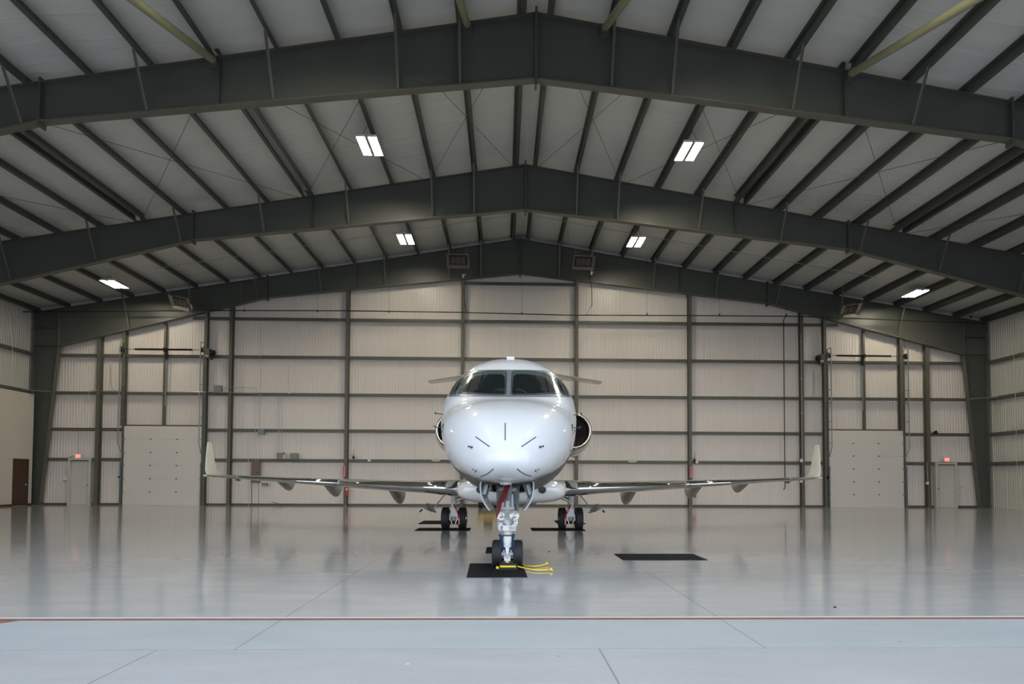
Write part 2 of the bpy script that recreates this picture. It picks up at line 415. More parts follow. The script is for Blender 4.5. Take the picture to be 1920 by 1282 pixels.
# purlins
def zsec(d, s, y0, y1, lower=0):
    z = rt(d)+.015; h = .30; g = .105; tk = .012; a = math.atan(1/6)*(-1 if s > 0 else 1)
    def P(u, w): return (RX+s*d+u*math.cos(a)-w*math.sin(a), z+w*math.cos(a)+u*math.sin(a))
    q = [P(-tk/2, 0), P(-tk/2, h-tk), P(-g, h-tk), P(-g, h), P(tk/2, h), P(tk/2, tk), P(g, tk), P(g, 0)]
    # C/Z profile split into boxes
    mb = MB()
    mb.prism([P(-tk/2, 0), P(tk/2, 0), P(tk/2, h), P(-tk/2, h)], 'y', y0, y1)
    mb.prism([P(tk/2, 0), P(g, 0), P(g, tk), P(tk/2, tk)], 'y', y0, y1)
    mb.prism([P(g-tk, tk), P(g, tk), P(g, tk+.02), P(g-tk, tk+.02)], 'y', y0, y1)
    mb.prism([P(-g, h-tk), P(-tk/2, h-tk), P(-tk/2, h), P(-g, h)], 'y', y0, y1)
    return mb
BAY = [(YD, YF[1], 'between the front and nearest roof beams'), (YF[1], YF[2], 'between nearest and middle roof beams'), (YF[2], YB-.03, 'between middle and far roof beams')]
for bi, (y0, y1, bn) in enumerate(BAY):
    for s, sn in ((-1, 'left'), (1, 'right')):
        for k, d in enumerate(P_OFF):
            dbl = bi == 1 and k in (5, 9)
            e = .0
            o = obj('purlin', zsec(d-(.17 if dbl else 0), s, y0+.004, y1-.004), 'steel')
            tag(o, ('upper of the doubled' if dbl else 'dark steel')+' purlin, %s %s of the ridge, %s' % (ORD[k+1], sn, bn), 'purlin', 'roof purlins')
            if dbl:
                o = obj('purlin', zsec(d+.18, s, y0+.004, y1-.004), 'steel')
                tag(o, 'lower of the doubled purlin, %s %s of the ridge, %s' % (ORD[k+1], sn, bn), 'purlin', 'roof purlins')
# pipe struts from the nearest beam down to the doorway header
for s, sn in ((-1, 'left'), (1, 'right')):
    for d, ze, nm in ((8.75, 10.2, 'outer'), (1.9, 9.9, 'inner')):
        a = Vector((RX+s*d, YF[1]-.2, rt(d)-.12)); b_ = Vector((RX+s*(d+.1), 9.0, ze))
        t = thing('pipe_strut', a, 'pale yellow-green %s pipe brace running up from the nearest roof beam, %s of the ridge' % (nm, sn), 'pipe brace', 'pipe braces at the nearest roof beam')
        obj('pipe', MB().tube([a, b_], .10, 14), 'pipe_green', t, smooth=True)
        obj('end_plate', MB().box((a.x-.12, YF[1]-.21, a.z-.17), (a.x+.12, YF[1]-.016, a.z+.10)), 'steel', t)
# rod bracing
def rod(d0, y0, d1, y1, label):
    a = (RX+d0, y0, rt(d0)-.10); b_ = (RX+d1, y1, rt(d1)-.10)
    tag(obj('bracing_rod', MB().tube([a, b_], .0085, 6), 'steel_light'), label, 'brace', 'thin roof bracing rods')
ya, yb = YF[1]+.14, YF[2]-.14
for s, sn in ((-1, 'left'), (1, 'right')):
    for i, (a, b_) in enumerate(((.45, 3.9), (4.0, 8.9), (8.9, 15.4), (15.5, 22.2))):
        rod(s*a, ya, s*b_, yb, 'thin roof rod, %s crossed pair %s of the ridge, running outward to middle beam' % (ORD[i+1], sn))
        rod(s*b_, ya, s*a, yb, 'thin roof rod, %s crossed pair %s of the ridge, running inward to middle beam' % (ORD[i+1], sn))
    c1 = [(RX+s*d, 30.5, rt(d)-.02) for d in (.6, 5, 10, 17.4)]
    tag(obj('conduit', MB().tube(c1, .014, 6), 'galv'), 'thin conduit under the purlins, %s slope beyond the middle beam' % sn, 'conduit', 'roof conduits')
# ------------------------------------------------------------------ back wall posts and girts
YC = 34.00
def dx(px, py, Y=YC): return at(px, py, Y).x-RX
P_ = [(dx(187, 690), 0, .19, 'main'), (dx(232.5, 720), 4.14, .17, 'jamb'), (dx(385, 750), 0, .15, 'jamb')]
P_ += [(k*6.096, 0, .17, 'main') for k in (-2.5, -1.5, -.5, .5, 1.5, 2.5)]
P_ += [(dx(1546.5, 750), 0, .15, 'jamb'), (dx(1689, 720), 4.14, .17, 'jamb'), (dx(1737, 690), 0, .19, 'main')]
post_names = ['first from the left', 'over the left overhead door, left side', 'right of the left overhead door', 'second tall one from the left', 'third tall one from the left', 'behind the jet, left of centre', 'behind the jet, right of centre', 'third tall one from the right', 'second tall one from the right', 'left of the right overhead door', 'over the right overhead door, right side', 'first from the right']
for (d, z0, w, kd), nm in zip(P_, post_names):
    zt = rb(d)+.02; x = RX+d; y0 = YC-.1; y1 = YB-.11
    mb = MB().box((x-w/2, y0, z0), (x+w/2, y0+.012, zt)).box((x-w/2, y1-.012, z0), (x+w/2, y1, zt)).box((x-.005, y0+.012, z0), (x+.005, y1-.012, zt))
    if z0 == 0: mb.box((x-w/2-.02, y0-.02, 0), (x+w/2+.02, y1, .015))
    tag(obj('wall_post', mb, 'steel_light'), 'olive grey steel post on the back wall, '+nm, 'post', 'back wall posts')
# slim posts above both overhead doors
for px, nm in ((308.5, 'left'), (1620, 'right')):
    d = dx(px, 700, 34.1)
    tag(obj('wall_post', MB().box((RX+d-.05, 34.06, 4.16), (RX+d+.05, 34.20, rb(d))), 'steel_light'), 'slim steel post above the middle of the %s overhead door' % nm, 'post', 'back wall posts')
GZ = [2.46, 4.04, 5.95, 7.94, 9.97]
cuts = [-25.25]+[p[0] for p in P_]+[25.25]
def girt_mb(x0, x1, z, y=YC+.02):
    return MB().box((x0, y, z-.17), (x1, y+.085, z-.158)).box((x0, y+.085-.012, z-.17), (x1, y+.085, z)).box((x0, y+.08, z-.012), (x1, YB-.115, z)).box((x0, y, z-.158), (x1, y+.01, z-.13))
for i, (a, b_) in enumerate(zip(cuts[:-1], cuts[1:])):
    for gi, z in enumerate(GZ):
        if z < 4.2 and i in (2, 10): continue
        zt_ = max(rb(a), rb(b_))
        if z > zt_-.1 : continue
        x0, x1 = a, b_
        if z > min(rb(a), rb(b_)):   # the beam cuts this girt short
            lim = 24.1-(z-8.3)/((10.98-8.3)/(24.1-13.35)) if z < 10.98 else 0
            x0, x1 = max(a, -lim), min(b_, lim)
            if x1-x0 < .3: continue
        col_in = 24.84-.74*min(z, 8.3)/8.3
        x0 = max(x0, -25.25); x1 = min(x1, 25.25)
        w0 = .095 if i else .0; w1 = .095 if i < len(cuts)-2 else 0
        o = obj('girt', girt_mb(RX+x0+w0, RX+x1-w1, z), 'steel_light')
        tag(o, 'horizontal olive girt, %s above the floor, %s back wall panel from the left' % (ORD[gi+1], ORD[i+1]), 'girt', 'back wall girts')
# highest girt at the centre of the gable, under the far beam
tag(obj('girt', girt_mb(RX-2.95, RX+2.95, 12.02), 'steel_light'), 'short dark girt right under the peak of the far beam', 'girt', 'back wall girts')
# side wall girts and the left liner wall
for s, sn in ((-1, 'left'), (1, 'right')):
    for gi, z in enumerate(GZ[:4]):
        if s < 0 and z < 5.9: continue
        xo = RX+s*(HW-.03); xi = RX+s*(HW-.24)
        for k in range(3):
            y0, y1 = YF[k]+.16, YF[k+1]-.16
            mb = MB().box((xi, y0, z-.17), (xi+s*.01, y1, z)).box((xi, y0, z-.012), (xo, y1, z)).box((xi, y0, z-.17), (xi+s*.07, y1, z-.158))
            tag(obj('girt', mb, 'steel_light'), 'girt on the %s side wall, %s above the floor, %s' % (sn, ORD[gi+1], ['front bay', 'middle bay', 'bay next to the back corner'][k]), 'girt', 'side wall girts')
    # corner fly braces from side girt to column
    z = 5.88
    tag(obj('corner_brace', MB().bar((RX+s*(HW-.29), 33.05, z), (RX+s*24.35, 33.78, z), .08, .05), 'steel_light'), 'short brace from the %s side wall to the corner column' % sn, 'brace', 'corner braces')
lw = MB().box((RX-HW+.26, YD+.1, 0), (RX-HW+.50, 33.62, 5.72))
struct('wall_left_liner', lw, 'drywall')
struct('baseboard_left', MB().box((RX-HW+.50, YD+.1, 0), (RX-HW+.512, 32.30, .10)).box((RX-HW+.50, 33.36, 0), (RX-HW+.512, 33.62, .10)), 'baseboard')
# brown door in the left liner wall
XL = RX-HW+.50
dr = thing('door_5', (XL, 32.85, 0), 'dark brown wooden door in the plain left wall', 'door')
dr['kind'] = 'structure'
def ydep(px, py=900):
    d = ray(px, py); return d.y*XL/d.x
y0, y1 = 32.36, 33.30
obj('frame', MB().box((XL-.02, y0-.05, 0), (XL+.03, y0, 2.36)).box((XL-.02, y1, 0), (XL+.03, y1+.05, 2.36)).box((XL-.02, y0, 2.31), (XL+.03, y1, 2.36)), 'baseboard', dr)
obj('door_leaf', MB().box((XL+.002, y0, .01), (XL+.012, y1, 2.31)), 'wood_door', dr)
lf = MB().box((XL+.012, y1-.16, 1.02), (XL+.02, y1-.08, 1.10)).tube([(XL+.02, y1-.12, 1.06), (XL+.07, y1-.12, 1.06), (XL+.07, y1-.25, 1.06)], .012, 8)
obj('handle', lf, 'chrome', dr)
# personnel doors
for n, (xa, xb, hs) in enumerate(((126, 168.5, 1), (1755, 1795.5, -1))):
    x0, x1 = at(xa, 945, YC).x, at(xb, 947, YC).x; yd = YC+.0
    t = thing('door_%d' % (3+n), ((x0+x1)/2, yd, 0), ['pale personnel door under the left exit sign', 'pale personnel door under the right exit sign'][n], 'door'); t['kind'] = 'structure'
    H = 2.44; w = .10
    obj('frame', MB().box((x0, yd-.03, 0), (x0+w, YB-.1, H)).box((x1-w, yd-.03, 0), (x1, YB-.1, H)).box((x0+w, yd-.03, H-w), (x1-w, YB-.1, H)), 'frame_beige', t)
    obj('door_leaf', MB().box((x0+w+.005, yd+.13, .01), (x1-w-.005, yd+.17, H-w-.005)), 'door_beige', t)
    hx = x1-w-.08 if hs > 0 else x0+w+.08
    obj('handle', MB().lathe((hx, yd+.13, 1.02), (0, -1, 0), [(0, .035), (.012, .035), (.012, .012), (.05, .012), (.05, .03), (.09, .028), (.095, .001)], 14, True), 'dark_metal', t, smooth=True)
    obj('threshold', MB().box((x0+w, yd+.02, 0), (x1-w, yd+.2, .012)), 'alu', t)
# exit signs
for px, py, nm in ((146.5, 855, 'left'), (1775, 861.5, 'right')):
    P = at(px, py, YC-.03)
    t = thing('exit_sign', (P.x, P.y, P.z-.11), 'red lit EXIT sign above the %s personnel door' % nm, 'sign', 'exit signs')
    obj('housing', MB().box((P.x-.18, P.y-.03, P.z-.11), (P.x+.18, P.y+.03, P.z+.11)), 'sign_white', t, bev=.006)
    obj('sign_face', MB().box((P.x-.135, P.y-.034, P.z-.10), (P.x+.135, P.y-.03, P.z+.10)), 'exit_face', t)
    text('lettering', 'EXIT', .175, (P.x, P.y-.037, P.z), t, 'exit_red', sx=.68, ext=.003)
# overhead doors
for n, (xa, xb, nm) in enumerate(((229.5, 375, 'left'), (1556, 1695.5, 'right'))):
    yd = 33.98; x0, x1 = at(xa, 947, yd).x, at(xb, 950, yd).x; H = 4.14
    t = thing('door_%d' % (1+n), ((x0+x1)/2, yd, 0), 'large pale sectional overhead door near the %s end of the back wall' % nm, 'door'); t['kind'] = 'structure'
    sh = H/6
    for k in range(6):
        obj('door_section', MB().box((x0, yd, k*sh+.0015), (x1, yd+.05, (k+1)*sh-.0015)), 'door_skin', t, bev=.0025)
    for k in range(1, 6):
        for fx in ((.345, .685) if n == 0 else (.325, .665)):
            obj('hinge', MB().lathe((x0+(x1-x0)*fx, yd, k*sh), (0, -1, 0), [(0, .036), (.015, .036), (.03, .018), (.03, .001)], 12, True), 'steel_brown', t)
        for xx in (x0+.02, x1-.02):
            obj('roller_bracket', MB().box((xx-.05, yd-.03, k*sh-.04), (xx+.05, yd, k*sh+.04)), 'galv', t)
    obj('header', MB().box((x0-.05, yd+.02, H), (x1+.05, yd+.1, H+.07)), 'steel_brown', t)
    zs = at(308 if n == 0 else 1620, 656 if n == 0 else 668, 33.9).z
    for xx, s in ((x0-.06, -1), (x1+.06, 1)):
        tr = MB().bar((xx, yd-.02, 0), (xx, yd-.02, zs-.25), .09, .06).bar((xx+s*.01, yd-.16, .0), (xx+s*.01, yd-.16, 2.2), .02, .05)
        obj('door_track', tr, 'track_steel', t)
        rk = MB().bar((xx, yd-.42, 3.2), (xx, yd-.42, zs+.40), .04, .04).bar((xx, yd-.42, 3.2), (xx, yd-.04, 2.6), .03, .03)
        for z in (4.6, 5.6, 6.3, zs+.38): rk.bar((xx, yd-.42, z), (xx, yd-.02, z), .03, .03)
        rk.bar((xx, yd-.02, zs-.3), (xx, yd-.02, zs+.38), .07, .04)
        obj('high_lift_track', rk, 'galv', t)
        obj('cable_drum', MB().lathe((xx-s*.05, yd-.22, zs), (s, 0, 0), [(0, .06), (.0, .13), (.03, .13), (.04, .09), (.10, .11), (.12, .14), (.12, .05)], 18, True), 'dark_metal', t)
        obj('bearing_plate', MB().box((xx+s*.08, yd-.34, zs-.16), (xx+s*.09, yd, zs+.16)), 'galv', t)
    obj('shaft', MB().tube([(x0-.25, yd-.22, zs), (x1+.25, yd-.22, zs)], .014, 8), 'dark_metal', t)
    cxm = at(308 if n == 0 else 1621, 656, 33.76).x
    for a, b_ in ((cxm-1.52, cxm-.06), (cxm+.06, cxm+1.45)):
        sp_ = MB(); k = 0; pts = []
        L = b_-a; nt_ = 46
        for q in range(nt_*6+1):
            an = q/6*2*PI; pts.append((a+L*q/(nt_*6), yd-.22+.042*math.cos(an), zs+.042*math.sin(an)))
        sp_.tube(pts, .016, 4)
        obj('torsion_spring', sp_, 'black', t)
    obj('spring_bracket', MB().box((cxm-.02, yd-.30, zs-.12), (cxm+.02, yd+.05, zs+.1)).box((cxm-.06, yd-.02, zs-.5), (cxm+.06, yd, zs+.1)), 'dark_metal', t)
    obj('hanging_strap', MB().box((cxm-.03, yd+.0, 5.2), (cxm+.03, yd+.01, zs-.15)), 'galv', t)
    # operator
    P = at(391 if n == 0 else 1541.5, 663 if n == 0 else 673, 33.7); s = 1 if n == 0 else -1
    o = thing('door_operator', (P.x, P.y, P.z-.25), 'dark motor box beside the spring shaft of the %s overhead door' % nm, 'motor', 'door operators')
    obj('control_box', MB().box((P.x-.17, P.y-.11, P.z-.26), (P.x+.10, P.y+.1, P.z+.25)), 'steel_brown', o, bev=.01)
    obj('motor', MB().lathe((P.x+s*.10, P.y, P.z+.05), (s, 0, 0), [(0, .10), (.02, .14), (.20, .14), (.23, .10), (.23, .01)], 18, True).tube([(P.x+s*.2, P.y, P.z-.05), (P.x+s*.16, P.y, P.z-.32)], .05, 10), 'black', o, smooth=True)
    obj('rating_plate', MB().box((P.x-.12, P.y-.113, P.z-.15), (P.x+.02, P.y-.11, P.z-.10)), 'sign_white', o)
    obj('pull_chain', MB().tube([(P.x-.05*s, P.y, P.z-.26), (P.x-.12*s, P.y+.05, P.z-.9), (P.x-.07*s, P.y+.1, P.z-1.6)], .01, 6), 'dark_metal', o)
# ------------------------------------------------------------------ high bay fluorescent lights
def light(px, py, z, label, X=None, Y=None, tm='tube'):
    if X is None: P = fl(px, py, z)
    else: P = Vector((X, Y, z))
    t = thing('high_bay_light', (P.x, P.y, z), label, 'light', 'high bay lights')
    for s in (-1, 1):
        cx = P.x+s*.195
        tr = MB().prism([(cx-.165, z+.02), (cx-.165, z+.03), (cx-.06, z+.10), (cx+.06, z+.10), (cx+.165, z+.03), (cx+.165, z+.02), (cx+.055, z+.09), (cx-.055, z+.09)], 'y', P.y-.61, P.y+.61)
        h = obj('reflector', MB().box((cx-.15, P.y-.62, z+.035), (cx+.15, P.y+.62, z+.05)).box((cx-.15, P.y-.62, z-.05), (cx-.142, P.y+.62, z+.05)).box((cx+.142, P.y-.62, z-.05), (cx+.15, P.y+.62, z+.05)).box((cx-.15, P.y-.628, z-.03), (cx+.15, P.y-.62, z+.05)).box((cx-.15, P.y+.62, z-.03), (cx+.15, P.y+.628, z+.05)), 'sign_white', t)
        for k in range(4):
            xx = cx+(k-1.5)*.068
            obj('lamp_tube', MB().box((xx-.020, P.y-.59, z-.008), (xx+.020, P.y+.59, z+.026)), tm, h)
    obj('ballast_box', MB().box((P.x-.06, P.y-.5, z+.05), (P.x+.06, P.y+.5, z+.11)), 'sign_white', t)
    zt = rt(P.x-RX)+.0
    for yy in (P.y-.45, P.y+.45):
        obj('hanger_chain', MB().tube([(P.x-.2, yy, z+.05), (P.x, yy, zt+.02)], .007, 5).tube([(P.x+.2, yy, z+.05), (P.x, yy, zt+.02)], .007, 5), 'dark_metal', t)
light(694, 273, 12.9, 'bright twin high bay light, left one in front of the middle beam')
light(1291, 283, 12.9, 'bright twin high bay light, right one in front of the middle beam')
light(761, 448, 12.85, 'bright twin high bay light behind the middle beam, second from the left', tm='tube_dimmed')
light(1192, 453, 12.85, 'bright twin high bay light behind the middle beam, third from the left', tm='tube_dimmed')
light(215.5, 532, 10.75, 'bright twin high bay light low on the left roof slope, far bay', tm='tube_dimmed')
light(1715, 549.5, 10.9, 'bright twin high bay light low on the right roof slope, far bay', tm='tube_dimmed')
for s, sn in ((-1, 'left'), (1, 'right')):
    light(0, 0, 12.9, 'twin high bay light in the front bay above the camera view, %s inner' % sn, RX+s*5.5, 12.3)
# ------------------------------------------------------------------ infrared heaters
def heater(px, py, label, roll, yaw):
    P = at(px, py, 32.2)
    t = thing('infrared_heater', P, label, 'heater', 'ceiling infrared heaters')
    t.rotation_euler = (math.radians(38), math.radians(roll), math.radians(yaw))
    w, h, d = .44, .24, .14
    obj('reflector', MB().loft([[(-w-.10, -.1, -h-.10), (w+.10, -.1, -h-.10), (w+.10, -.1, h+.10), (-w-.10, -.1, h+.10)], [(-w, .03, -h), (w, .03, -h), (w, .03, h), (-w, .03, h)]], True, False)
        .loft([[(-w-.11, -.1, -h-.11), (w+.11, -.1, -h-.11), (w+.11, -.1, h+.11), (-w-.11, -.1, h+.11)], [(-w-.01, .04, -h-.01), (w+.01, .04, -h-.01), (w+.01, .04, h+.01), (-w-.01, .04, h+.01)]], True, False)
        .bar((-w-.105, -.1, -h-.105), (w+.105, -.1, -h-.105), .02, .02).bar((-w-.105, -.1, h+.105), (w+.105, -.1, h+.105), .02, .02).bar((-w-.105, -.1, -h-.105), (-w-.105, -.1, h+.105), .02, .02).bar((w+.105, -.1, -h-.105), (w+.105, -.1, h+.105), .02, .02), 'heater_alu', t, local=True)
    obj('burner_housing', MB().box((-w+.02, .04, -h+.02), (w-.02, .2, h-.02)), 'galv', t, local=True)
    obj('backplate', MB().box((-w, .03, -h), (w, .04, h)), 'black', t, local=True)
    for k in (-1, 0, 1):
        obj('ceramic_tile', MB().box((k*.255-.112, .008, -h+.06), (k*.255+.112, .03, h-.06)), 'ceramic', t, local=True)
    obj('gas_valve', MB().box((w+.02, .02, -h-.02), (w+.12, .14, -.04)).tube([(w+.07, .05, -h), (w+.10, .05, -h-.14), (w+.02, .08, -h-.22)], .018, 8), 'alu', t, local=True)
    return P, t
hs = [heater(859, 488, 'infrared heater hanging left of the ridge in front of the far beam', 2, -6), heater(1094, 491, 'infrared heater hanging right of the ridge in front of the far beam', -1, 6),
      heater(338, 567, 'tilted infrared heater far left, hanging before the far beam', 14, -16), heater(1595, 581, 'tilted infrared heater far right, hanging before the far beam', -12, 16)]
for i, (P, t) in enumerate(hs):
    nm = ['inner left', 'inner right', 'far left', 'far right'][i]
    for s in (-1, 1):
        d = P.x+s*.5-RX
        top = (P.x+s*.62*(1.3 if i > 1 else 1), P.y-.8, rt(d+s*.2)+.0)
        tag(obj('hanger_chain', MB().tube([(P.x+s*.40, P.y+.02, P.z+.20), top], .008, 5), 'galv'), 'thin chain on the %s side of the %s heater' % ('left' if s < 0 else 'right', nm), 'chain', 'heater chains')
# gas pipe across the building in front of the far beam
yg = 33.35
pts = [at(x, y, yg) for x, y in ((5, 584.5), (130, 584), (430, 582), (650, 582.5), (866, 585.5), (1060, 590.5), (1290, 591.5), (1500, 593), (1660, 599), (1848, 606.5))]
pts = [Vector((p.x, yg, p.z)) for p in pts]
tag(obj('gas_pipe', MB().tube(pts, .028, 8), 'dark_metal', smooth=True), 'long thin black gas pipe crossing the whole back of the hangar', 'pipe')
for px in (458, 595.5, 729.5, 978, 1213, 1349, 1474, 1820):
    q = min(pts, key=lambda p: abs(p.x-at(px, 590, yg).x)); x = at(px, 590, yg).x
    zz = at(px, 583+9*(px-430)/1070, yg).z
    tag(obj('pipe_hanger', MB().tube([(x, yg, zz), (x, yg-.02, rt(x-RX)-.0)], .006, 5).cbox((x, yg, zz+.03), (.05, .08, .10)), 'dark_metal'), 'thin rod holding the gas pipe, %s' % {458: 'near the left quarter of the wall', 595.5: 'left of the third post', 729.5: 'between third and fourth posts', 978: 'at the centre', 1213: 'right of the centre heater', 1349: 'right of the third post from right', 1474: 'beside the thin downpipe', 1820: 'at the right corner column'}[px], 'hanger', 'gas pipe hangers')
a = at(1468, 594, yg); e = at(1472, 916, 34.0)
tag(obj('drop_pipe', MB().tube([at(1474, 593, yg), at(1469, 600, 33.9), at(1470.5, 760, 33.9), at(1472, 915, 33.9), at(1469, 917.5, 33.9)], .026, 8), 'dark_metal'), 'thin dark pipe running down the back wall left of the second post from the right', 'pipe')
for i, (pl, lb) in enumerate(((((868.5, 500), (868.5, 522), (869, 548), (871, 565), (874, 584)), 'gas feed dropping from the inner left heater to the long pipe'), (((1107, 508), (1109.5, 545), (1110, 572), (1099, 590), (1170, 591.5)), 'gas feed dropping from the inner right heater to the long pipe'), (((370, 572), (392, 581), (440, 582)), 'gas feed running right from the far left heater'))):
    q = [at(x, y, 33.2-.02*i) for x, y in pl]
    tag(obj('gas_feed', MB().tube(q, .020, 8), 'dark_metal'), lb, 'pipe', 'heater gas feeds')
for px, py, nm in ((868.5, 517, 'left'), (1109, 512, 'right')):
    P = at(px, py, 33.15)
    tag(obj('gas_valve', MB().lathe((P.x, P.y, P.z-.10), (0, 0, 1), [(0, .02), (.03, .05), (.15, .05), (.2, .02)], 10, True).bar((P.x, P.y, P.z+.03), (P.x+.14, P.y, P.z+.07), .04, .03), 'white_pvc'), 'pale valve hanging under the inner %s heater' % nm, 'valve', 'heater valves')
# ------------------------------------------------------------------ wall services
def wbox(name, x0, y0, x1, y1, Y, dep, mt, label, cat, group=None, bev=.006):
    a, b_ = at(x0, y0, Y), at(x1, y1, Y)
    return tag(obj(name, MB().box((a.x, Y, b_.z), (b_.x, Y+dep, a.z)), mt, bev=bev), label, cat, group)
def pipe(name, pl, Y, r, mt, label, cat='conduit', group='wall conduits'):
    return tag(obj(name, MB().tube([at(x, y, Y) for x, y in pl], r, 8), mt, smooth=True), label, cat, group)
a, b_ = at(471, 863.5, 33.86), at(485.5, 893.5, 33.86); zb_2 = at(478, 905, 33.86).z
t = thing('breaker_panel', ((a.x+b_.x)/2, 33.9, zb_2), 'tall brown electrical panel on the back wall behind the left wing', 'electrical panel')
obj('cabinet', MB().box((a.x, 33.86, zb_2), (b_.x, 34.02, a.z)), 'brown_panel', t, bev=.008)
obj('latch', MB().box((b_.x-.13, 33.85, at(480, 885.5, 33.86).z-.02), (b_.x-.07, 33.86, at(480, 885.5, 33.86).z+.03)), 'black', t)
wbox('junction_box', 483.5, 803.5, 495, 813.5, 33.86, .16, 'grey_box', 'grey junction box on the upper girt above the brown panel', 'electrical box', 'grey electrical boxes')
wbox('junction_box', 518.5, 848.5, 530.5, 861, 33.86, .16, 'grey_box', 'grey switch box left of a small red and white extinguisher', 'electrical box', 'grey electrical boxes')
wbox('junction_box', 544, 849, 557, 861, 33.86, .16, 'grey_box', 'grey switch box, right one of the pair on the girt', 'electrical box', 'grey electrical boxes')
wbox('junction_box', 401, 722, 415, 734, 33.86, .16, 'grey_box', 'grey box beside the second tall post, on the middle girt', 'electrical box', 'grey electrical boxes')
P = at(532.5, 855, 33.84)
t = thing('small_extinguisher', (P.x, P.y, P.z-.14), 'small white and red cylinder between the two grey switch boxes', 'gauge')  # small red and white extinguisher on the wall
obj('body', MB().lathe((P.x, P.y, P.z-.14), (0, 0, 1), [(0, .04), (.0, .05), (.2, .05), (.24, .03)], 14, True), 'white_ink', t); obj('cap', MB().lathe((P.x, P.y, P.z+.10), (0, 0, 1), [(0, .04), (.07, .025), (.09, .01)], 12, True), 'red_paint', t)
wbox('equipment_box', 490.5, 905, 500, 911, 33.8, .2, 'grey_box', 'small grey unit with loose wires under the left wing', 'electrical box', 'grey electrical boxes')
pipe('conduit', [(465, 809), (466, 947)], 33.95, .016, 'galv', 'thin conduit left of the brown panel going down to the floor')
for i, (x, y0, y1) in enumerate(((472, 905, 949), (485, 905, 949), (479, 740, 862), (484.5, 812, 863), (489, 605, 803), (521.5, 742, 849), (524.5, 742, 849), (528.5, 742, 849), (541.5, 686, 735))):
    pipe('conduit', [(x-.3, y0), (x, y1)], 33.93, .011 if i else .02, 'galv' if i > 1 else 'steel_light', ['left leg under the brown panel', 'right leg under the brown panel', 'thin conduit entering the top of the brown panel', 'short conduit from the grey box to the brown panel', 'long thin conduit above the grey junction box', 'left of three conduits above the switch box', 'middle of three conduits above the switch box', 'right of three conduits above the switch box', 'thin free standing rod above the middle girt'][i])
pipe('conduit', [(310, 733.5), (420, 735.5), (482, 737.5), (486, 742), (486, 805)], 33.86, .014, 'galv', 'bright conduit along the middle girt to the grey junction box')
pipe('conduit', [(415, 726), (478, 726), (481, 731), (482, 736)], 33.88, .012, 'galv', 'short conduit looping right from the grey box beside the second tall post')
pipe('conduit', [(165, 758), (165.5, 740), (170, 733), (180, 731.5), (190, 733), (226, 733.5)], 33.9, .016, 'galv', 'bent conduit near the first post on the left')
pipe('conduit', [(207.5, 684), (207.8, 716), (211, 729), (216, 732)], 34.1, .010, 'steel_light', 'thin curved cable right of the first post on the left', 'cable', 'thin cables')
pipe('cable', [(146.5, 803), (147.5, 820), (146, 838), (147, 850)], 33.95, .009, 'steel_light', 'thin cable hanging down to the left exit sign', 'cable', 'thin cables')
pipe('cable', [(130, 858), (135, 854.5), (142, 855)], 33.93, .012, 'dark_metal', 'short dark cable left of the left exit sign', 'cable', 'thin cables')
pipe('cable', [(1797, 915.5), (1802, 915), (1807, 912.5)], 34.1, .010, 'dark_metal', 'short bent cable right of the right personnel door', 'cable', 'thin cables')
pipe('cable', [(1525.5, 694), (1527, 712), (1526, 728), (1524.5, 740)], 34.1, .009, 'dark_metal', 'thin hanging cable between the second post from right and the door', 'cable', 'thin cables')
pipe('cable', [(509, 940), (519, 943.5), (531, 945)], 33.7, .012, 'dark_metal', 'thin cable poking out low from the back wall under the left wing', 'cable', 'thin cables')
pipe('conduit', [(1501, 625), (1503, 740), (1504, 860)], 33.87, .012, 'galv', 'bright thin conduit on the second tall post from the right')
for y, nm in ((641, 'topmost'), (710, 'second from the top'), (775, 'third from the top')):
    P = at(1501.5+(y-641)/100, y, 33.86)
    tag(obj('conduit_clamp', MB().cbox(P, (.05, .03, .05)), 'white_pvc'), 'small pale clamp on the second tall post from right, '+nm, 'clamp', 'conduit clamps')
pipe('conduit', [(1738, 866), (1738.5, 884), (1740, 905)], 33.88, .010, 'galv', 'thin conduit down the last right post to a white box')
wbox('outlet_box', 1736.5, 903, 1742, 908, 33.85, .04, 'sign_white', 'small white box low on the last right post', 'outlet', 'white outlet boxes')
wbox('outlet_box', 1500.5, 860, 1505.5, 866, 33.85, .04, 'sign_white', 'small white box on the girt at the second tall post from right', 'outlet', 'white outlet boxes')
wbox('outlet_box', 1500.5, 900.5, 1505, 904.5, 33.85, .04, 'sign_white', 'small white box just under the right wing on a post', 'outlet', 'white outlet boxes')
wbox('outlet_box', 1509.5, 904, 1513, 908, 33.85, .04, 'alu', 'small metal box just right of the post under the right wing', 'outlet', 'white outlet boxes')
wbox('outlet_box', 689.5, 860.5, 694.5, 865, 33.95, .04, 'sign_white', 'small white square on the lowest girt left of the jet', 'outlet', 'white outlet boxes')
wbox('outlet_box', 1304.5, 863.5, 1309.5, 868.5, 33.95, .04, 'sign_white', 'small white square on the lowest girt right of the third post from right', 'outlet', 'white outlet boxes')
wbox('outlet_box', 1073.5, 858.5, 1078, 863, 33.95, .04, 'sign_white', 'small white square just right of the right engine', 'outlet', 'white outlet boxes')
wbox('wall_switch', 110.5, 899, 117, 903, 33.93, .04, 'sign_white', 'small white switch, left one beside the left personnel door', 'switch', 'wall switches')
wbox('wall_switch', 119.5, 894.5, 126, 900, 33.93, .04, 'sign_white', 'white control plate right beside the left personnel door', 'switch', 'wall switches')
wbox('door_switch', 221, 892, 223.5, 896, 33.9, .05, 'black', 'tiny black switch left of the left overhead door', 'switch', 'wall switches')
wbox('door_switch', 1550, 892.5, 1554, 898, 33.9, .05, 'black', 'tiny black switch left of the right overhead door', 'switch', 'wall switches')
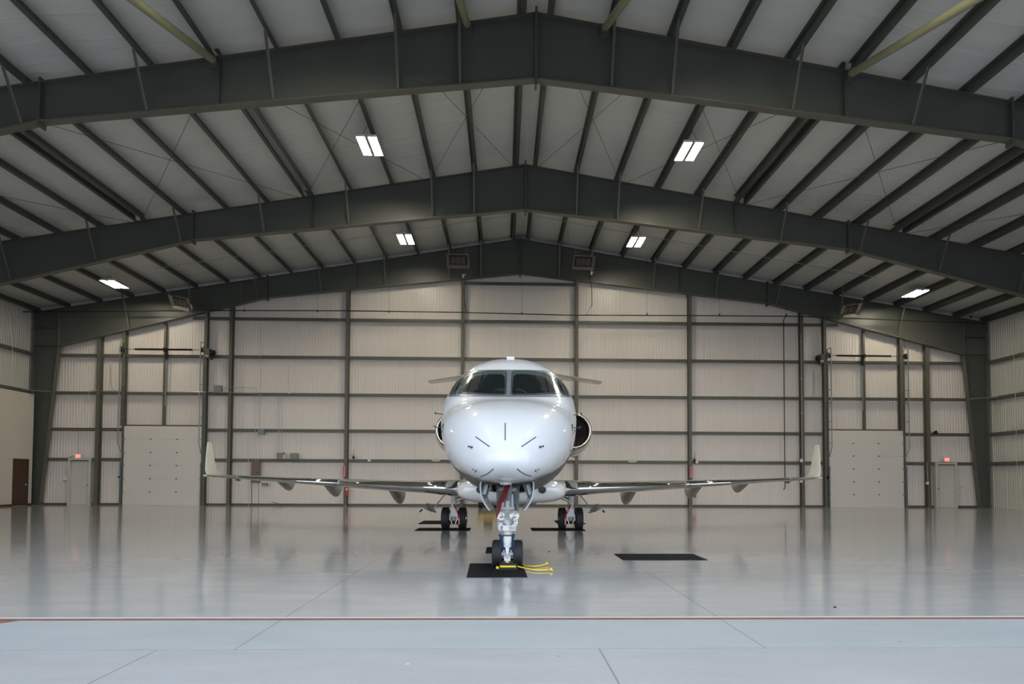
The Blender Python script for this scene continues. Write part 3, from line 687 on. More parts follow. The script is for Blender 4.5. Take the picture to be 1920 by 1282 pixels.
wbox('outlet_box', 541, 733, 544.5, 737.5, 33.85, .05, 'sign_white', 'small white box under the free standing rod on the middle girt', 'outlet', 'white outlet boxes')
P = at(1753, 811, 33.9)
tag(obj('wall_horn', MB().lathe(P, (0, -1, 0), [(-.1, .05), (0, .05), (.02, .10), (.08, .11), (.09, .02)], 16, True), 'black', smooth=True), 'round black horn on the girt above the right personnel door', 'horn')
for px, py, nm in ((817.5, 862.5, 'left of the jet nose'), (1185.5, 864.5, 'right of the right engine')):
    P = at(px, py, 33.96)
    t = thing('emergency_light', (P.x, P.y, P.z-.07), 'small pale twin head emergency light on the girt %s' % nm, 'light', 'emergency lights')
    obj('battery_box', MB().box((P.x-.13, P.y-.03, P.z-.07), (P.x+.13, P.y+.06, P.z+.09)), 'frame_beige', t, bev=.01)
    for s in (-1, 1): obj('lamp_head', MB().lathe((P.x+s*.17, P.y-.02, P.z), (0, -1, 0), [(-.03, .03), (0, .06), (.04, .06), (.04, .01)], 14, True), 'frame_beige', t)
for px, py, nm in ((663, 853, 'left of the jet'), (1302, 858, 'right of the jet')):
    P = at(px, py, 34.0)
    t = thing('shutoff_valve', (P.x, P.y, P.z-.2), 'small dark valve with an upright handle on the lowest girt, %s' % nm, 'valve', 'girt valves')
    obj('valve_body', MB().lathe((P.x, P.y-.02, P.z-.2), (0, 0, 1), [(0, .03), (.0, .06), (.10, .06), (.14, .02), (.32, .012)], 12, True), 'dark_metal', t)
    obj('handle', MB().bar((P.x-.14, P.y-.02, P.z-.02), (P.x+.10, P.y-.02, P.z-.10), .02, .02).bar((P.x, P.y-.02, P.z-.05), (P.x+.02, P.y-.02, P.z+.28), .015, .015), 'dark_metal', t)
# fire extinguishers with arrow signs
for (x0, y0, x1, y1, ex, ey, nm) in ((642.6, 873, 647.8, 893, 650.5, 921, 'left of the jet'), (1293.5, 875, 1298.8, 895.5, 1302.5, 924, 'right of the jet')):
    a, b_ = at(x0, y0, 33.885), at(x1, y1, 33.885); cx = (a.x+b_.x)/2
    t = thing('extinguisher_sign', (cx, 33.88, b_.z), 'narrow red arrow sign on the post %s' % nm, 'sign', 'extinguisher signs')
    obj('sign_plate', MB().box((a.x, 33.885, b_.z), (b_.x, 33.893, a.z)), 'red_paint', t)
    n_ = len('FIRE EXTINGUISHER'); hh = a.z-b_.z
    for word, zc, ln, szz in (('FIRE', a.z-.045, 1, .055), ):
        text('lettering', word, szz, (cx, 33.883, zc), t, 'white_ink', sx=.9, ext=.001)
    text('lettering', 'EXTINGUISHER', .062, (cx, 33.883, (a.z+b_.z)/2+.01), t, 'white_ink', rot=(PI/2, PI/2, 0), ext=.001)
    zb3 = b_.z+.02
    obj('arrow', MB().prism([(cx-.045, zb3+.06), (cx, zb3), (cx+.045, zb3+.06)], 'y', 33.881, 33.885), 'white_ink', t)
    E_ = at(ex, ey, 33.78)
    t = thing('fire_extinguisher', (E_.x, E_.y, E_.z-.24), 'red fire extinguisher hanging on the post %s, below the wing' % nm, 'extinguisher', 'fire extinguishers')
    obj('cylinder', MB().lathe((E_.x, E_.y, E_.z-.24), (0, 0, 1), [(0, .06), (.02, .078), (.34, .078), (.40, .05), (.43, .025)], 18, True), 'red_paint', t, smooth=True)
    obj('valve_head', MB().cbox((E_.x, E_.y, E_.z+.22), (.05, .04, .07)).bar((E_.x, E_.y, E_.z+.25), (E_.x+.10, E_.y, E_.z+.28), .02, .02), 'black', t)
    obj('tag_label', MB().box((E_.x-.05, E_.y-.082, E_.z+.06), (E_.x+.05, E_.y-.078, E_.z+.16)), 'sign_white', t)
    obj('wall_hook', MB().box((E_.x-.1, E_.y+.075, E_.z-.1), (E_.x+.05, E_.y+.115, E_.z+.1)), 'dark_metal', t)
# conduits on the side walls
xr = RX+HW-.26
for (z1, z0, nm) in ((7.75, 2.5, 'right'), ):
    def sw(px, py):
        d = ray(px, py); t_ = xr/d.x; return Vector((xr, d.y*t_, d.z*t_+CAM_H))
    tag(obj('conduit', MB().tube([sw(1901, 663), sw(1904, 745), sw(1906.5, 862), sw(1907, 872), sw(1919, 950)], .014, 8), 'white_pvc'), 'thin pale conduit on the right side wall crossing the girts', 'conduit', 'side wall conduits')
xl = RX-HW+.27
def swl(px, py):
    d = ray(px, py); t_ = xl/d.x; return Vector((xl, d.y*t_, d.z*t_+CAM_H))
tag(obj('conduit', MB().tube([swl(17, 585), swl(23, 640), swl(23.5, 724)], .012, 8), 'white_pvc'), 'thin pale conduit on the left side wall above the plain wall', 'conduit', 'side wall conduits')
# ------------------------------------------------------------------ the jet
ST=[(0,1.64,1.64,0.0,1.64),(.1,1.815,1.495,.205,1.64),(.3,2.005,1.41,.41,1.68),(.6,2.21,1.365,.61,1.76),(1.0,2.40,1.34,.80,1.90),(1.5,2.56,1.305,.96,2.08),
(2.0,2.68,1.26,1.045,2.22),(2.2,2.745,1.235,1.075,2.27),(2.5,2.93,1.205,1.12,2.34),(3.0,3.26,1.165,1.17,2.42),(3.4,3.51,1.145,1.195,2.45),(4.0,3.68,1.13,1.21,2.46),(5.0,3.71,1.13,1.215,2.46),
(11,3.71,1.13,1.215,2.46),(13,3.70,1.35,1.17,2.5),(15,3.62,1.80,.99,2.6),(17,3.56,2.35,.70,2.9),(19,3.48,2.9,.38,3.15),(19.9,3.38,3.15,.12,3.25)]
from bisect import bisect_right
_X = [math.sqrt(a[0]) for a in ST]; _M = {}
for _k in (1, 2, 3, 4):
    _Y = [a[_k] for a in ST]; _s = [(_Y[j+1]-_Y[j])/(_X[j+1]-_X[j]) for j in range(len(ST)-1)]; _m = [_s[0]]
    for j in range(1, len(ST)-1):
        p_, q_ = _s[j-1], _s[j]
        if p_*q_ <= 0: _m.append(0.)
        else:
            w1 = 2*(_X[j+1]-_X[j])+(_X[j]-_X[j-1]); w2 = (_X[j+1]-_X[j])+2*(_X[j]-_X[j-1]); _m.append((w1+w2)/(w1/p_+w2/q_))
    _M[_k] = (_Y, _m+[_s[-1]])
_C = {}
def prof4(s):
    r = _C.get(s)
    if r is None:
        u = math.sqrt(max(s, 0)); i = min(max(bisect_right(_X, u)-1, 0), len(_X)-2); h = _X[i+1]-_X[i]; t = min(1, (u-_X[i])/h); r = []
        a0, a1, a2, a3 = 2*t**3-3*t*t+1, (t**3-2*t*t+t)*h, -2*t**3+3*t*t, (t**3-t*t)*h
        for k in (1, 2, 3, 4):
            Y, m_ = _M[k]; r.append(a0*Y[i]+a1*m_[i]+a2*Y[i+1]+a3*m_[i+1])
        _C[s] = r
    return r
NU,NL=2.26,2.25
def sec(s,th):
    zt,zb,hw,zw=prof4(s)
    c,sn=math.cos(th),math.sin(th); n=NU if sn>=0 else NL
    x=hw*math.copysign(abs(c)**(2/n),c); z=zw+(zt-zw if sn>=0 else zw-zb)*math.copysign(abs(sn)**(2/n),sn)
    return x,z
def inside(x,s,z):
    if s<=0 or s>19.9: return False
    zt,zb,hw,zw=prof4(s)
    if hw<1e-6: return False
    H=(zt-zw) if z>=zw else (zw-zb); n=NU if z>=zw else NL
    return (abs(x)/hw)**n+(abs(z-zw)/max(H,1e-6))**n<1
JX, JY, JA = .023, 8.1, -math.atan(.0241)
jet = thing('airplane', (JX, JY, 0), 'white twin engine business jet parked nose forward in the hangar', 'airplane', rz=JA)
def J(name, mb, mt, parent=jet, **k): return obj(name, mb, mt, parent, local=True, **k)
def l2w(x, y, z):
    c, s = math.cos(JA), math.sin(JA); return Vector((JX+x*c-y*s, JY+x*s+y*c, z))
# fuselage skin
NS, NT = 150, 128
vs = [(0, 0, 1.64)]; fs = []
for i in range(1, NS+1):
    s = 19.9*(i/NS)**2.0
    vs += [(lambda q: (q[0], s, q[1]))(sec(s, 2*PI*j/NT)) for j in range(NT)]
fs += [(0, 1+(j+1) % NT, 1+j) for j in range(NT)]
for i in range(NS-1):
    for j in range(NT):
        a = 1+i*NT+j; b_ = 1+i*NT+(j+1) % NT
        s_mid = 19.9*((i+1.5)/NS)**2
        xm = vs[a][0]; zm = vs[a][2]
        if 1.22 < s_mid < 2.75 and abs(xm) < .30 and zm < 1.7: continue     # open nose wheel bay
        fs.append((a, b_, b_+NT, a+NT))
fs.append(tuple(1+(NS-1)*NT+j for j in range(NT)))
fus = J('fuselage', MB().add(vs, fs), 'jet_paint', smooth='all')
# wheel bay interior
J('wheel_bay', MB().loft([[(-.31, 1.18, 1.32), (.31, 1.18, 1.32), (.31, 2.85, 1.22), (-.31, 2.85, 1.22)], [(-.31, 1.25, 1.95), (.31, 1.25, 1.95), (.31, 2.85, 1.95), (-.31, 2.85, 1.95)]], True, False).add([(-.31, 1.25, 1.95), (.31, 1.25, 1.95), (.31, 2.85, 1.95), (-.31, 2.85, 1.95)], [(0, 1, 2, 3)]), 'dark_metal', fus)
def front_s(x, z):
    lo_, hi_ = 0., None; s = .002
    while s < 6:
        if inside(x, s, z): hi_ = s; break
        lo_ = s; s += .03
    if hi_ is None: return None
    for _ in range(18):
        m_ = (lo_+hi_)/2
        if inside(x, m_, z): hi_ = m_
        else: lo_ = m_
    return hi_
def nrm(x, s, z):
    def g(x, s, z):
        zt, zb, hw, zw = prof4(s)
        H = (zt-zw) if z >= zw else (zw-zb); n = NU if z >= zw else NL
        return (abs(x)/hw)**n+(abs(z-zw)/H)**n
    e = .004; v = Vector((g(x+e, s, z)-g(x-e, s, z), g(x, s+e, z)-g(x, s-e, z), g(x, s, z+e)-g(x, s, z-e)))
    return v.normalized()
def surf(x, z, e):
    s = front_s(x, z)
    if s is None:
        for k in range(60):
            x *= .995; s = front_s(x, z)
            if s is not None: break
    n = nrm(x, s, z); return Vector((x, s, z))+n*e
def patch(name, poly, mt, e, cuts_=3, parent=fus):
    """a curved panel lying on the nose skin; poly in (x, z)"""
    bm = bmesh.new(); n = len(poly); pts = []
    for i in range(n):
        a, b_ = Vector((*poly[i], 0)), Vector((*poly[(i+1) % n], 0))
        for k in range(4): pts.append(a.lerp(b_, k/4))
    f = bm.faces.new([bm.verts.new(p) for p in pts])
    bmesh.ops.triangulate(bm, faces=[f])
    for _ in range(cuts_): bmesh.ops.subdivide_edges(bm, edges=[ed for ed in bm.edges if ed.calc_length() > .035], cuts=1); bmesh.ops.triangulate(bm, faces=bm.faces[:])
    for v_ in bm.verts: v_.co = surf(v_.co.x, v_.co.y, e)
    bd = [ed for ed in bm.edges if ed.is_boundary]
    r = bmesh.ops.extrude_edge_only(bm, edges=bd)
    for v_ in [g for g in r['geom'] if isinstance(g, bmesh.types.BMVert)]:
        v_.co -= nrm(v_.co.x, v_.co.y, v_.co.z)*(e+.004)
    bmesh.ops.recalc_face_normals(bm, faces=bm.faces)
    me = bpy.data.meshes.new(name); bm.to_mesh(me); bm.free(); me.materials.append(M[mt])
    me.polygons.foreach_set('use_smooth', [True]*len(me.polygons)); me.set_sharp_from_angle(angle=math.radians(40))
    o = bpy.data.objects.new(name, me); C.objects.link(o); o.parent = parent; return o
def rnd(poly, r=.04, k=4):
    out = []; n = len(poly)
    for i in range(n):
        p0, p1, p2 = Vector(poly[i-1]), Vector(poly[i]), Vector(poly[(i+1) % n])
        d0 = (p0-p1); d2 = (p2-p1); rr = min(r, d0.length*.4, d2.length*.4); a = p1+d0.normalized()*rr; b_ = p1+d2.normalized()*rr
        for t in range(k+1):
            t /= k; out.append(tuple(a*(1-t)**2+p1*2*t*(1-t)+b_*t*t))
    return out
def grow(poly, g):
    cx = sum(p[0] for p in poly)/len(poly); cz = sum(p[1] for p in poly)/len(poly)
    return [(p[0]+math.copysign(g, p[0]-cx), p[1]+math.copysign(g, p[1]-cz)) for p in poly]
front = [(-.66, 3.275), (-.375, 3.295), (-.055, 3.285), (-.045, 2.765), (-.40, 2.785), (-.845, 2.845), (-.845, 2.90), (-.775, 3.16)]
inner = [(-.615, 3.17), (-.37, 3.215), (-.125, 3.21), (-.072, 3.15), (-.055, 2.775), (-.40, 2.793), (-.79, 2.85), (-.71, 3.06)]
side = [(-.825, 3.20), (-.80, 3.17), (-.855, 2.95), (-.905, 2.84), (-1.03, 2.865), (-1.01, 3.0), (-.935, 3.15)]
sinner = [(-.842, 3.13), (-.89, 2.90), (-.945, 2.875), (-.915, 3.0)]
for s in (-1, 1):
    mir = (lambda P: [(x*-s, z) for x, z in P])
    patch('windshield_seal', mir(rnd(grow(front, .012), .07)), 'seal', .004)
    w_ = patch('windshield', mir(rnd(front, .06)), 'pane_edge', .007)
    patch('glass_centre', mir(rnd(inner, .05)), 'pane_dark', .010, parent=w_)
    patch('window_seal', mir(rnd(grow(side, .008), .02)), 'seal', .004)
    w_ = patch('side_window', mir(rnd(side, .03)), 'pane_edge', .007)
    patch('glass_centre', mir(rnd(sinner, .02)), 'pane_dark', .010, parent=w_)
    # thin line standing in for the dashboard reflection, low on the windshield
    pl = [surf(-s*x, z, .02) for x, z in ((-.30, 2.775), (-.22, 2.84), (-.16, 2.862))]
    J('dash_reflection', MB().tube(pl, .007, 6), 'dark_metal', fus)
# radial lightning strips on the radome, and small ports
for a, b_ in (((-.012, 2.15), (-.004, 1.90)), ((-.402, 1.958), (-.205, 1.815)), ((.398, 1.958), (.207, 1.815)), ((-.152, 1.528), (-.335, 1.432)), ((.152, 1.528), (.338, 1.440))):
    pl = []
    for k in range(9):
        t_ = k/8; bow = .018*math.sin(PI*t_)*(-1 if a[1] < 1.6 else 0)
        pl.append(surf(a[0]+(b_[0]-a[0])*t_, a[1]+(b_[1]-a[1])*t_+bow, .001))
    J('lightning_strip', MB().tube(pl, .0075, 6), 'strip_dark', fus, smooth=True)
for x, z, r_ in ((-.446, 1.815, .020), (.449, 1.823, .020), (-.39, 1.51, .014), (.39, 1.513, .014)):
    p_ = surf(x, z, 0); n_ = nrm(*p_)
    mb = MB().lathe(p_-n_*.005, n_, [(0, r_), (.012, r_*.8), (.04, r_*.5), (.045, .001)], 10, True)
    mb.lathe(p_+Vector((math.copysign(.045, x), .0, .012)), n_, [(-.01, r_*.6), (.01, r_*.6), (.012, .001)], 8, True)
    J('air_data_port', mb, 'strip_dark', fus)
# probes on the cheeks
for s in (-1, 1):
    b_ = Vector((s*1.02, 1.75, 2.18)); 
    q = surf(s*.985, 2.19, 0)
    J('pitot_probe', MB().tube([q, q+Vector((s*.11, .0, -.005))], .006, 8).tube([q+Vector((s*.11, .04, -.005)), q+Vector((s*.115, -.20, 0))], [.013, .007], 8).bar(q+Vector((0, 0, -.05)), q+Vector((0, 0, .05)), .02, .02), 'dark_metal', fus)
    q = surf(s*1.06, 2.45, 0)
    J('vane_probe', MB().tube([q, q+Vector((s*.13, .0, .02))], .007, 6).bar(q+Vector((s*.13, -.05, .02)), q+Vector((s*.13, .06, .02)), .012, .03), 'dark_metal', fus)
q = 4.2
J('top_antenna', MB().loft([[(-.07, 3.7, 3.5), (.09, 3.7, 3.5), (.09, 4.5, 3.66), (-.07, 4.5, 3.66)], [(-.06, 3.8, 3.695), (.08, 3.8, 3.695), (.08, 4.4, 3.715), (-.06, 4.4, 3.715)]]), 'fairing_paint', fus, bev=.006)
J('nose_light', MB().lathe((-.012, .98, 1.352), (0, -.25, -1), [(-.01, .05), (.0, .05), (.03, .035), (.035, .001)], 14, True).cbox((-.012, 1.12, 1.335), (.16, .12, .03)), 'gear_white', fus, smooth=True)
# cabin windows along both sides
for s in (-1, 1):
    for k in range(7):
        y0 = 5.6+k*.86; zc = 2.78; ring = []
        for e_ in (.0, .012):
            ring.append([(lambda z_, y_: (s*(sec(y_, math.asin(min(.99, ((z_-2.46)/1.21)**(NU/2) if z_ > 2.46 else 0)))[0]+.002+e_), y_, z_))(zc+.21*math.sin(a_), y0+.15*math.cos(a_)) for a_ in [2*PI*q_/20 for q_ in range(20)]])
        J('cabin_window', MB().loft(ring), 'pane_dark', fus)
# wing to body fairing
rings = []
for t_, kk in ((0, .02), (.02, .28), (.06, .50), (.14, .72), (.28, .88), (.5, .97), (.8, 1.0), (1.2, 1.0), (4.0, 1.0), (5.2, .8), (6.2, .35)):
    y = 6.75+t_*.95; hw_ = 1.0+.32*kk; zt_ = 1.20+.26*kk; zb_ = 1.12-.30*kk; ring = []
    if t_ > 4.5: hw_ = .7+.62*kk
    zc = (zt_+zb_)/2; hh = (zt_-zb_)/2
    if t_ < .6: hw_ = .86+.46*kk
    for j in range(48):
        a = 2*PI*j/48; c_, s_ = math.cos(a), math.sin(a)
        ring.append((hw_*math.copysign(abs(c_)**.62, c_), y, zc+hh*math.copysign(abs(s_)**.72, s_)))
    rings.append(ring)
bf = J('belly_fairing', MB().loft(rings), 'fairing_paint', smooth='all')
J('belly_panel', MB().loft([[(-.62, 7.4, .83), (.62, 7.4, .83), (.62, 12, .83), (-.62, 12, .83)], [(-.52, 7.7, .765), (.52, 7.7, .765), (.52, 11.8, .765), (-.52, 11.8, .765)]]), 'tan_fairing', bf, bev=.01)
for s in (-1, 1):
    J('landing_light', MB().lathe((s*.72, 6.745, 1.165), (s*.25, -1, -.1), [(-.02, .085), (.03, .085), (.035, .06)], 20, True), 'dark_metal', bf)
    J('light_lens', MB().lathe((s*.722, 6.715, 1.162), (s*.25, -1, -.1), [(-.01, .055), (.004, .04), (.008, .001)], 18, True), 'dark_metal', bf, smooth=True)
    J('tow_hook', MB().tube([(s*.55, 9.6, .84), (s*.56, 9.6, .77), (s*.60, 9.6, .745), (s*.64, 9.6, .77), (s*.65, 9.6, .84)], .010, 6), 'dark_metal', bf)
# wings
def foil(c):
    return 5*(.2969*math.sqrt(c)-.126*c-.3516*c*c+.2843*c**3-.1036*c**4)
CH = [(1-math.cos(PI*k/22))/2 for k in range(23)]
def ring(x, y, ch, z, t, lim=1.0, g=0., nrm_=(0, 1)):
    """closed aerofoil loop; nrm_ = direction of thickness in x,z"""
    cs = [c for c in CH if c <= lim] + ([lim] if lim not in CH else [])
    cs = sorted(set(cs)); up = [(c, foil(c)*t+g) for c in reversed(cs)]; lw_ = [(c, -foil(c)*t*.9-g) for c in cs[1:]]
    if g: up[-1] = (-g/ch, 0)
    return [(x+nrm_[0]*h_, y+c*ch, z+nrm_[1]*h_) for c, h_ in up+lw_]
WS = [(.9, 6.95, 3.9, 1.14, .50), (1.3, 7.2, 3.7, 1.165, .47), (2.2, 7.72, 3.15, 1.20, .36), (3.3, 8.35, 2.75, 1.23, .325), (4.7, 9.2, 2.3, 1.28, .245), (6.5, 10.25, 1.85, 1.355, .175), (8.2, 11.2, 1.5, 1.43, .125), (9.45, 11.93, 1.2, 1.485, .09)]
for s in (-1, 1):
    rr = [ring(s*x, y, c, z, t) for x, y, c, z, t in WS]
    wg = J('wing', MB().loft(rr), 'wing_paint', smooth='all')
    rr = [ring(s*x, y, c, z, t, .12 if x < 9 else .14, .006) for x, y, c, z, t in WS]
    # inner slat and outer slat
    q = lambda i, j: [ring(s*x, y, c, z, t, .13, .006) for x, y, c, z, t in WS[i:j]]
    J('leading_edge', MB().loft(q(1, 5)), 'chrome', wg, smooth='all')
    Ws = [(4.74,)+tuple(a+(b_-a)*.02 for a, b_ in zip(WS[4][1:], WS[5][1:]))]+WS[5:]
    J('leading_edge', MB().loft([ring(s*x, y, c, z, t, .13, .006) for x, y, c, z, t in Ws]), 'chrome', wg, smooth='all')
    # winglet
    wl = []
    for x, y, c, z, t, ang in ((9.45, 11.93, 1.2, 1.485, .09, 90), (9.57, 12.0, 1.05, 1.505, .08, 65), (9.66, 12.06, .90, 1.56, .075, 35), (9.72, 12.12, .80, 1.65, .07, 12), (9.78, 12.25, .66, 1.90, .06, 8), (9.85, 12.42, .50, 2.22, .045, 8), (9.92, 12.62, .33, 2.56, .03, 8), (9.925, 12.66, .26, 2.585, .005, 8)):
        a = math.radians(ang); wl.append(ring(s*x, y, c, z, t, 1., 0., (-s*math.cos(a), math.sin(a))))
    J('winglet', MB().loft(wl), 'winglet_white', wg, smooth='all')
    J('wing_tip_light', MB().lathe((s*9.60, 11.98, 1.49), (s*.8, -.5, 0), [(-.05, .04), (.03, .045), (.09, .03), (.11, .005)], 14, True), 'lens', wg, smooth='all')
    J('wing_tip_strip', MB().loft([[(s*9.45, 11.90, 1.50), (s*9.45, 11.90, 1.47), (s*9.45, 12.0, 1.47), (s*9.45, 12.0, 1.51)], [(s*9.63, 12.0, 1.52), (s*9.66, 12.0, 1.49), (s*9.66, 12.1, 1.49), (s*9.63, 12.1, 1.53)]]), 'chrome', wg)
    for x, y, z, L, dp, w_ in ((3.42, 9.6, 1.15, 2.6, .46, .13), (5.58, 10.7, 1.27, 2.1, .40, .11), (7.22, 11.4, 1.36, 1.7, .31, .095)):
        rg = []
        for k in range(13):
            t_ = k/12; ww = w_*math.sin(PI*min(.96, max(.04, t_)))**.6; zt_ = z+.03-.30*dp*t_; zb_ = z-.04-dp*max(0, math.sin(PI*min(1, t_**1.8)))**.8
            rg.append([(s*x+ww*math.cos(2*PI*j/16), y+L*t_, (zt_+zb_)/2+(zt_-zb_)/2*math.sin(2*PI*j/16)) for j in range(16)])
        J('flap_fairing', MB().loft(rg), 'tan_fairing', wg, smooth='all')
    J('wing_fuel_vent', MB().prism([(s*8.78, 1.42), (s*8.86, 1.42), (s*8.76, 1.32)], 'y', 12.2, 12.5), 'tan_fairing', wg)
# engines
for s in (-1, 1):
    cx, cz, y0 = s*1.93, 2.985, 12.45
    nac = [(.14, .60), (.3, .635), (.6, .665), (1.2, .70), (1.9, .69), (2.6, .60), (3.3, .50), (3.6, .45), (3.6, .43), (3.0, .40)]
    ng = J('engine_nacelle', MB().lathe((cx, y0, cz), (0, 1, -.055), nac, 56), 'nacelle_paint', smooth='all')
    J('inlet_lip', MB().lathe((cx, y0, cz), (0, 1, 0), [(.15, .603), (.08, .593), (.03, .578), (.005, .556), (0, .535), (.015, .51), (.06, .492), (.14, .482)], 64), 'lip_metal', ng, smooth='all')
    J('inlet_duct', MB().lathe((cx, y0, cz), (0, 1, 0), [(.138, .482), (.3, .486), (.75, .49), (.76, .0)], 48), 'duct_dark', ng, smooth=True)
    fb = MB()
    for k in range(24):
        a = 2*PI*k/24; sec_ = []
        for r_ in (.12, .24, .36, .478):
            tw = .35+.7*(r_-.12)/.365; sw_ = .22*math.sin(PI*(r_-.12)/.365*.8)
            c_, n_ = math.cos(a+sw_), math.sin(a+sw_); hc = .055+.02*r_
            ex = (-n_, c_)
            sec_.append([(cx+c_*r_+ex[0]*hc*math.sin(tw)*q_+ex[0]*e_*.006, y0+.55+hc*math.cos(tw)*q_*-1+e_*.004, cz+n_*r_+ex[1]*hc*math.sin(tw)*q_+ex[1]*e_*.006) for q_, e_ in ((-1, 0), (0, 1), (1, 0), (0, -1))])
        fb.loft(sec_)
    J('fan_blades', fb, 'blade', ng)
    J('spinner', MB().lathe((cx, y0, cz), (0, 1, 0), [(.28, .001), (.32, .04), (.42, .09), (.52, .125), (.62, .13)], 28), 'dark_metal', ng, smooth='all')
    J('vent_scoop', MB().lathe((cx+s*.05-.0, y0+.55, cz-.655), (0, -.5, -.86), [(-.03, .06), (.01, .07), (.02, .055), (-.01, .045), (-.01, .001)], 18), 'dark_metal', ng)
    J('pylon', MB().loft([ring(s*1.05, 13.2, 2.6, 2.95, .16), ring(s*1.45, 13.2, 2.4, 2.97, .14)]), 'nacelle_paint', ng, smooth='all')
# tail
def vring(x0, y, ch, z, t): return [(x0+(p[2]-z), p[1], z) for p in ring(0, y, ch, z, t)]
J('tail_fin', MB().loft([vring(0, 14.6, 4.6, 3.35, .42), vring(0, 16.6, 3.2, 4.5, .30), vring(0, 18.2, 2.4, 6.0, .22)]), 'nacelle_paint', smooth='all')
tp = J('tailplane', MB().loft([ring(-3.86, 20.15, .75, 5.76, .03), ring(-3.8, 20.05, .95, 5.765, .06), ring(-.1, 18.3, 1.9, 6.06, .16), ring(.1, 18.3, 1.9, 6.06, .16), ring(3.8, 20.05, .95, 5.765, .06), ring(3.86, 20.15, .75, 5.76, .03)]), 'wing_paint', smooth='all')
J('tail_bullet', MB().lathe((0, 17.7, 6.06), (0, 1, 0), [(0, .01), (.2, .10), (.7, .16), (2.0, .15), (2.8, .03)], 20), 'nacelle_paint', tp, smooth='all')
# ------------------------------------------------------------------ landing gear
def tire(name, c, r_, w_, parent, hub='gear_white'):
    x, y, z = c; hw_ = w_/2
    pr = [(-hw_*.80, r_*.56), (-hw_*.98, r_*.66), (-hw_, r_*.80), (-hw_*.90, r_*.92), (-hw_*.70, r_*.985)]
    for g in (-.52, -.18, .18, .52):
        pr += [(hw_*(g-.05), r_*.998), (hw_*(g-.035), r_*.972), (hw_*(g+.035), r_*.972), (hw_*(g+.05), r_*.998)]
    pr += [(hw_*.70, r_*.985), (hw_*.90, r_*.92), (hw_, r_*.80), (hw_*.98, r_*.66), (hw_*.80, r_*.56)]
    t_ = J(name, MB().lathe((x, y, z), (1, 0, 0), pr, 56), 'rubber', parent, smooth=True)
    J('rim', MB().lathe((x, y, z), (1, 0, 0), [(-hw_*.82, r_*.58), (-hw_*.84, r_*.54), (-hw_*.5, r_*.46), (-hw_*.45, r_*.2), (-hw_*.7, r_*.18), (-hw_*.7, .001)], 32).lathe((x, y, z), (1, 0, 0), [(hw_*.82, r_*.58), (hw_*.84, r_*.54), (hw_*.5, r_*.46), (hw_*.45, r_*.2), (hw_*.7, r_*.18), (hw_*.7, .001)], 32).lathe((x, y, z), (1, 0, 0), [(-hw_*.8, r_*.57), (hw_*.8, r_*.57)], 32), hub, parent, smooth=True)
    return t_
GY = 2.06
ng = J('nose_gear_strut', MB().tube([(0, GY+.02, 1.35), (0, GY+.01, .92)], .085, 24).tube([(0, GY, .95), (0, GY, .78)], [.085, .075], 24).tube([(0, GY, .80), (0, GY, .52)], .066, 24)
       .tube([(0, GY, .54), (0, GY, .36)], .062, 20).cbox((0, GY, .62), (.15, .13, .07)).tube([(-.14, GY, 1.24), (.14, GY, 1.24)], .04, 14), 'gear_white', smooth=True)
J('drag_brace', MB().loft([[(-.22, GY+.35, 1.36), (-.15, GY+.35, 1.36), (-.15, GY+.40, 1.36), (-.22, GY+.40, 1.36)], [(-.10, GY+.06, .93), (-.05, GY+.06, .93), (-.05, GY+.1, .93), (-.10, GY+.1, .93)]]).loft([[(.22, GY+.35, 1.36), (.15, GY+.35, 1.36), (.15, GY+.40, 1.36), (.22, GY+.40, 1.36)], [(.10, GY+.06, .93), (.05, GY+.06, .93), (.05, GY+.1, .93), (.10, GY+.1, .93)]])
  .loft([[(-.19, GY+.25, 1.34), (.19, GY+.25, 1.34), (.19, GY+.27, 1.34), (-.19, GY+.27, 1.34)], [(-.085, GY+.09, .96), (.085, GY+.09, .96), (.085, GY+.11, .96), (-.085, GY+.11, .96)]]), 'gear_white', ng)
J('lock_link', MB().cbox((0, GY-.10, 1.02), (.055, .05, .16)).cbox((-.075, GY-.09, 1.04), (.03, .04, .24)).cbox((.075, GY-.09, 1.04), (.03, .04, .24)).tube([(-.11, GY-.10, .945), (.11, GY-.10, .945)], .028, 12).tube([(0, GY-.12, 1.1), (0, GY-.05, 1.3)], .02, 10), 'gear_white', ng, bev=.004)
J('lock_actuator', MB().tube([(0, GY-.13, 1.17), (0, GY-.13, 1.06)], .024, 10).tube([(-.10, GY-.08, .95), (-.115, GY-.05, 1.16)], .020, 8).tube([(.10, GY-.08, .90), (.10, GY-.05, 1.16)], .020, 8), 'gear_grey', ng, smooth=True)
hb = MB()
for k in range(5): hb.cbox((.125, GY-.11, 1.0-.035*k), (.022, .02, .018))
J('connector', hb.cbox((-.11, GY-.10, .70), (.03, .03, .03)).cbox((-.07, GY-.12, .71), (.02, .02, .02)), 'dark_metal', ng)
for s in (-1, 1):
    c_ = (s*.100+.006, GY-.15, .832)
    ll = J('taxi_light', MB().lathe(c_, (0, -1, 0), [(-.09, .02), (-.06, .05), (0, .076), (.02, .080), (.025, .074), (.012, .070)], 28), 'gear_white', ng, smooth=True)
    J('lamp_reflector', MB().lathe(c_, (0, -1, 0), [(-.05, .001), (-.045, .03), (-.015, .06), (.012, .070)], 24), 'chrome', ll, smooth='all')
    J('lens', MB().lathe(c_, (0, -1, 0), [(.014, .069), (.024, .05), (.030, .001)], 24), 'lens', ll, smooth='all')
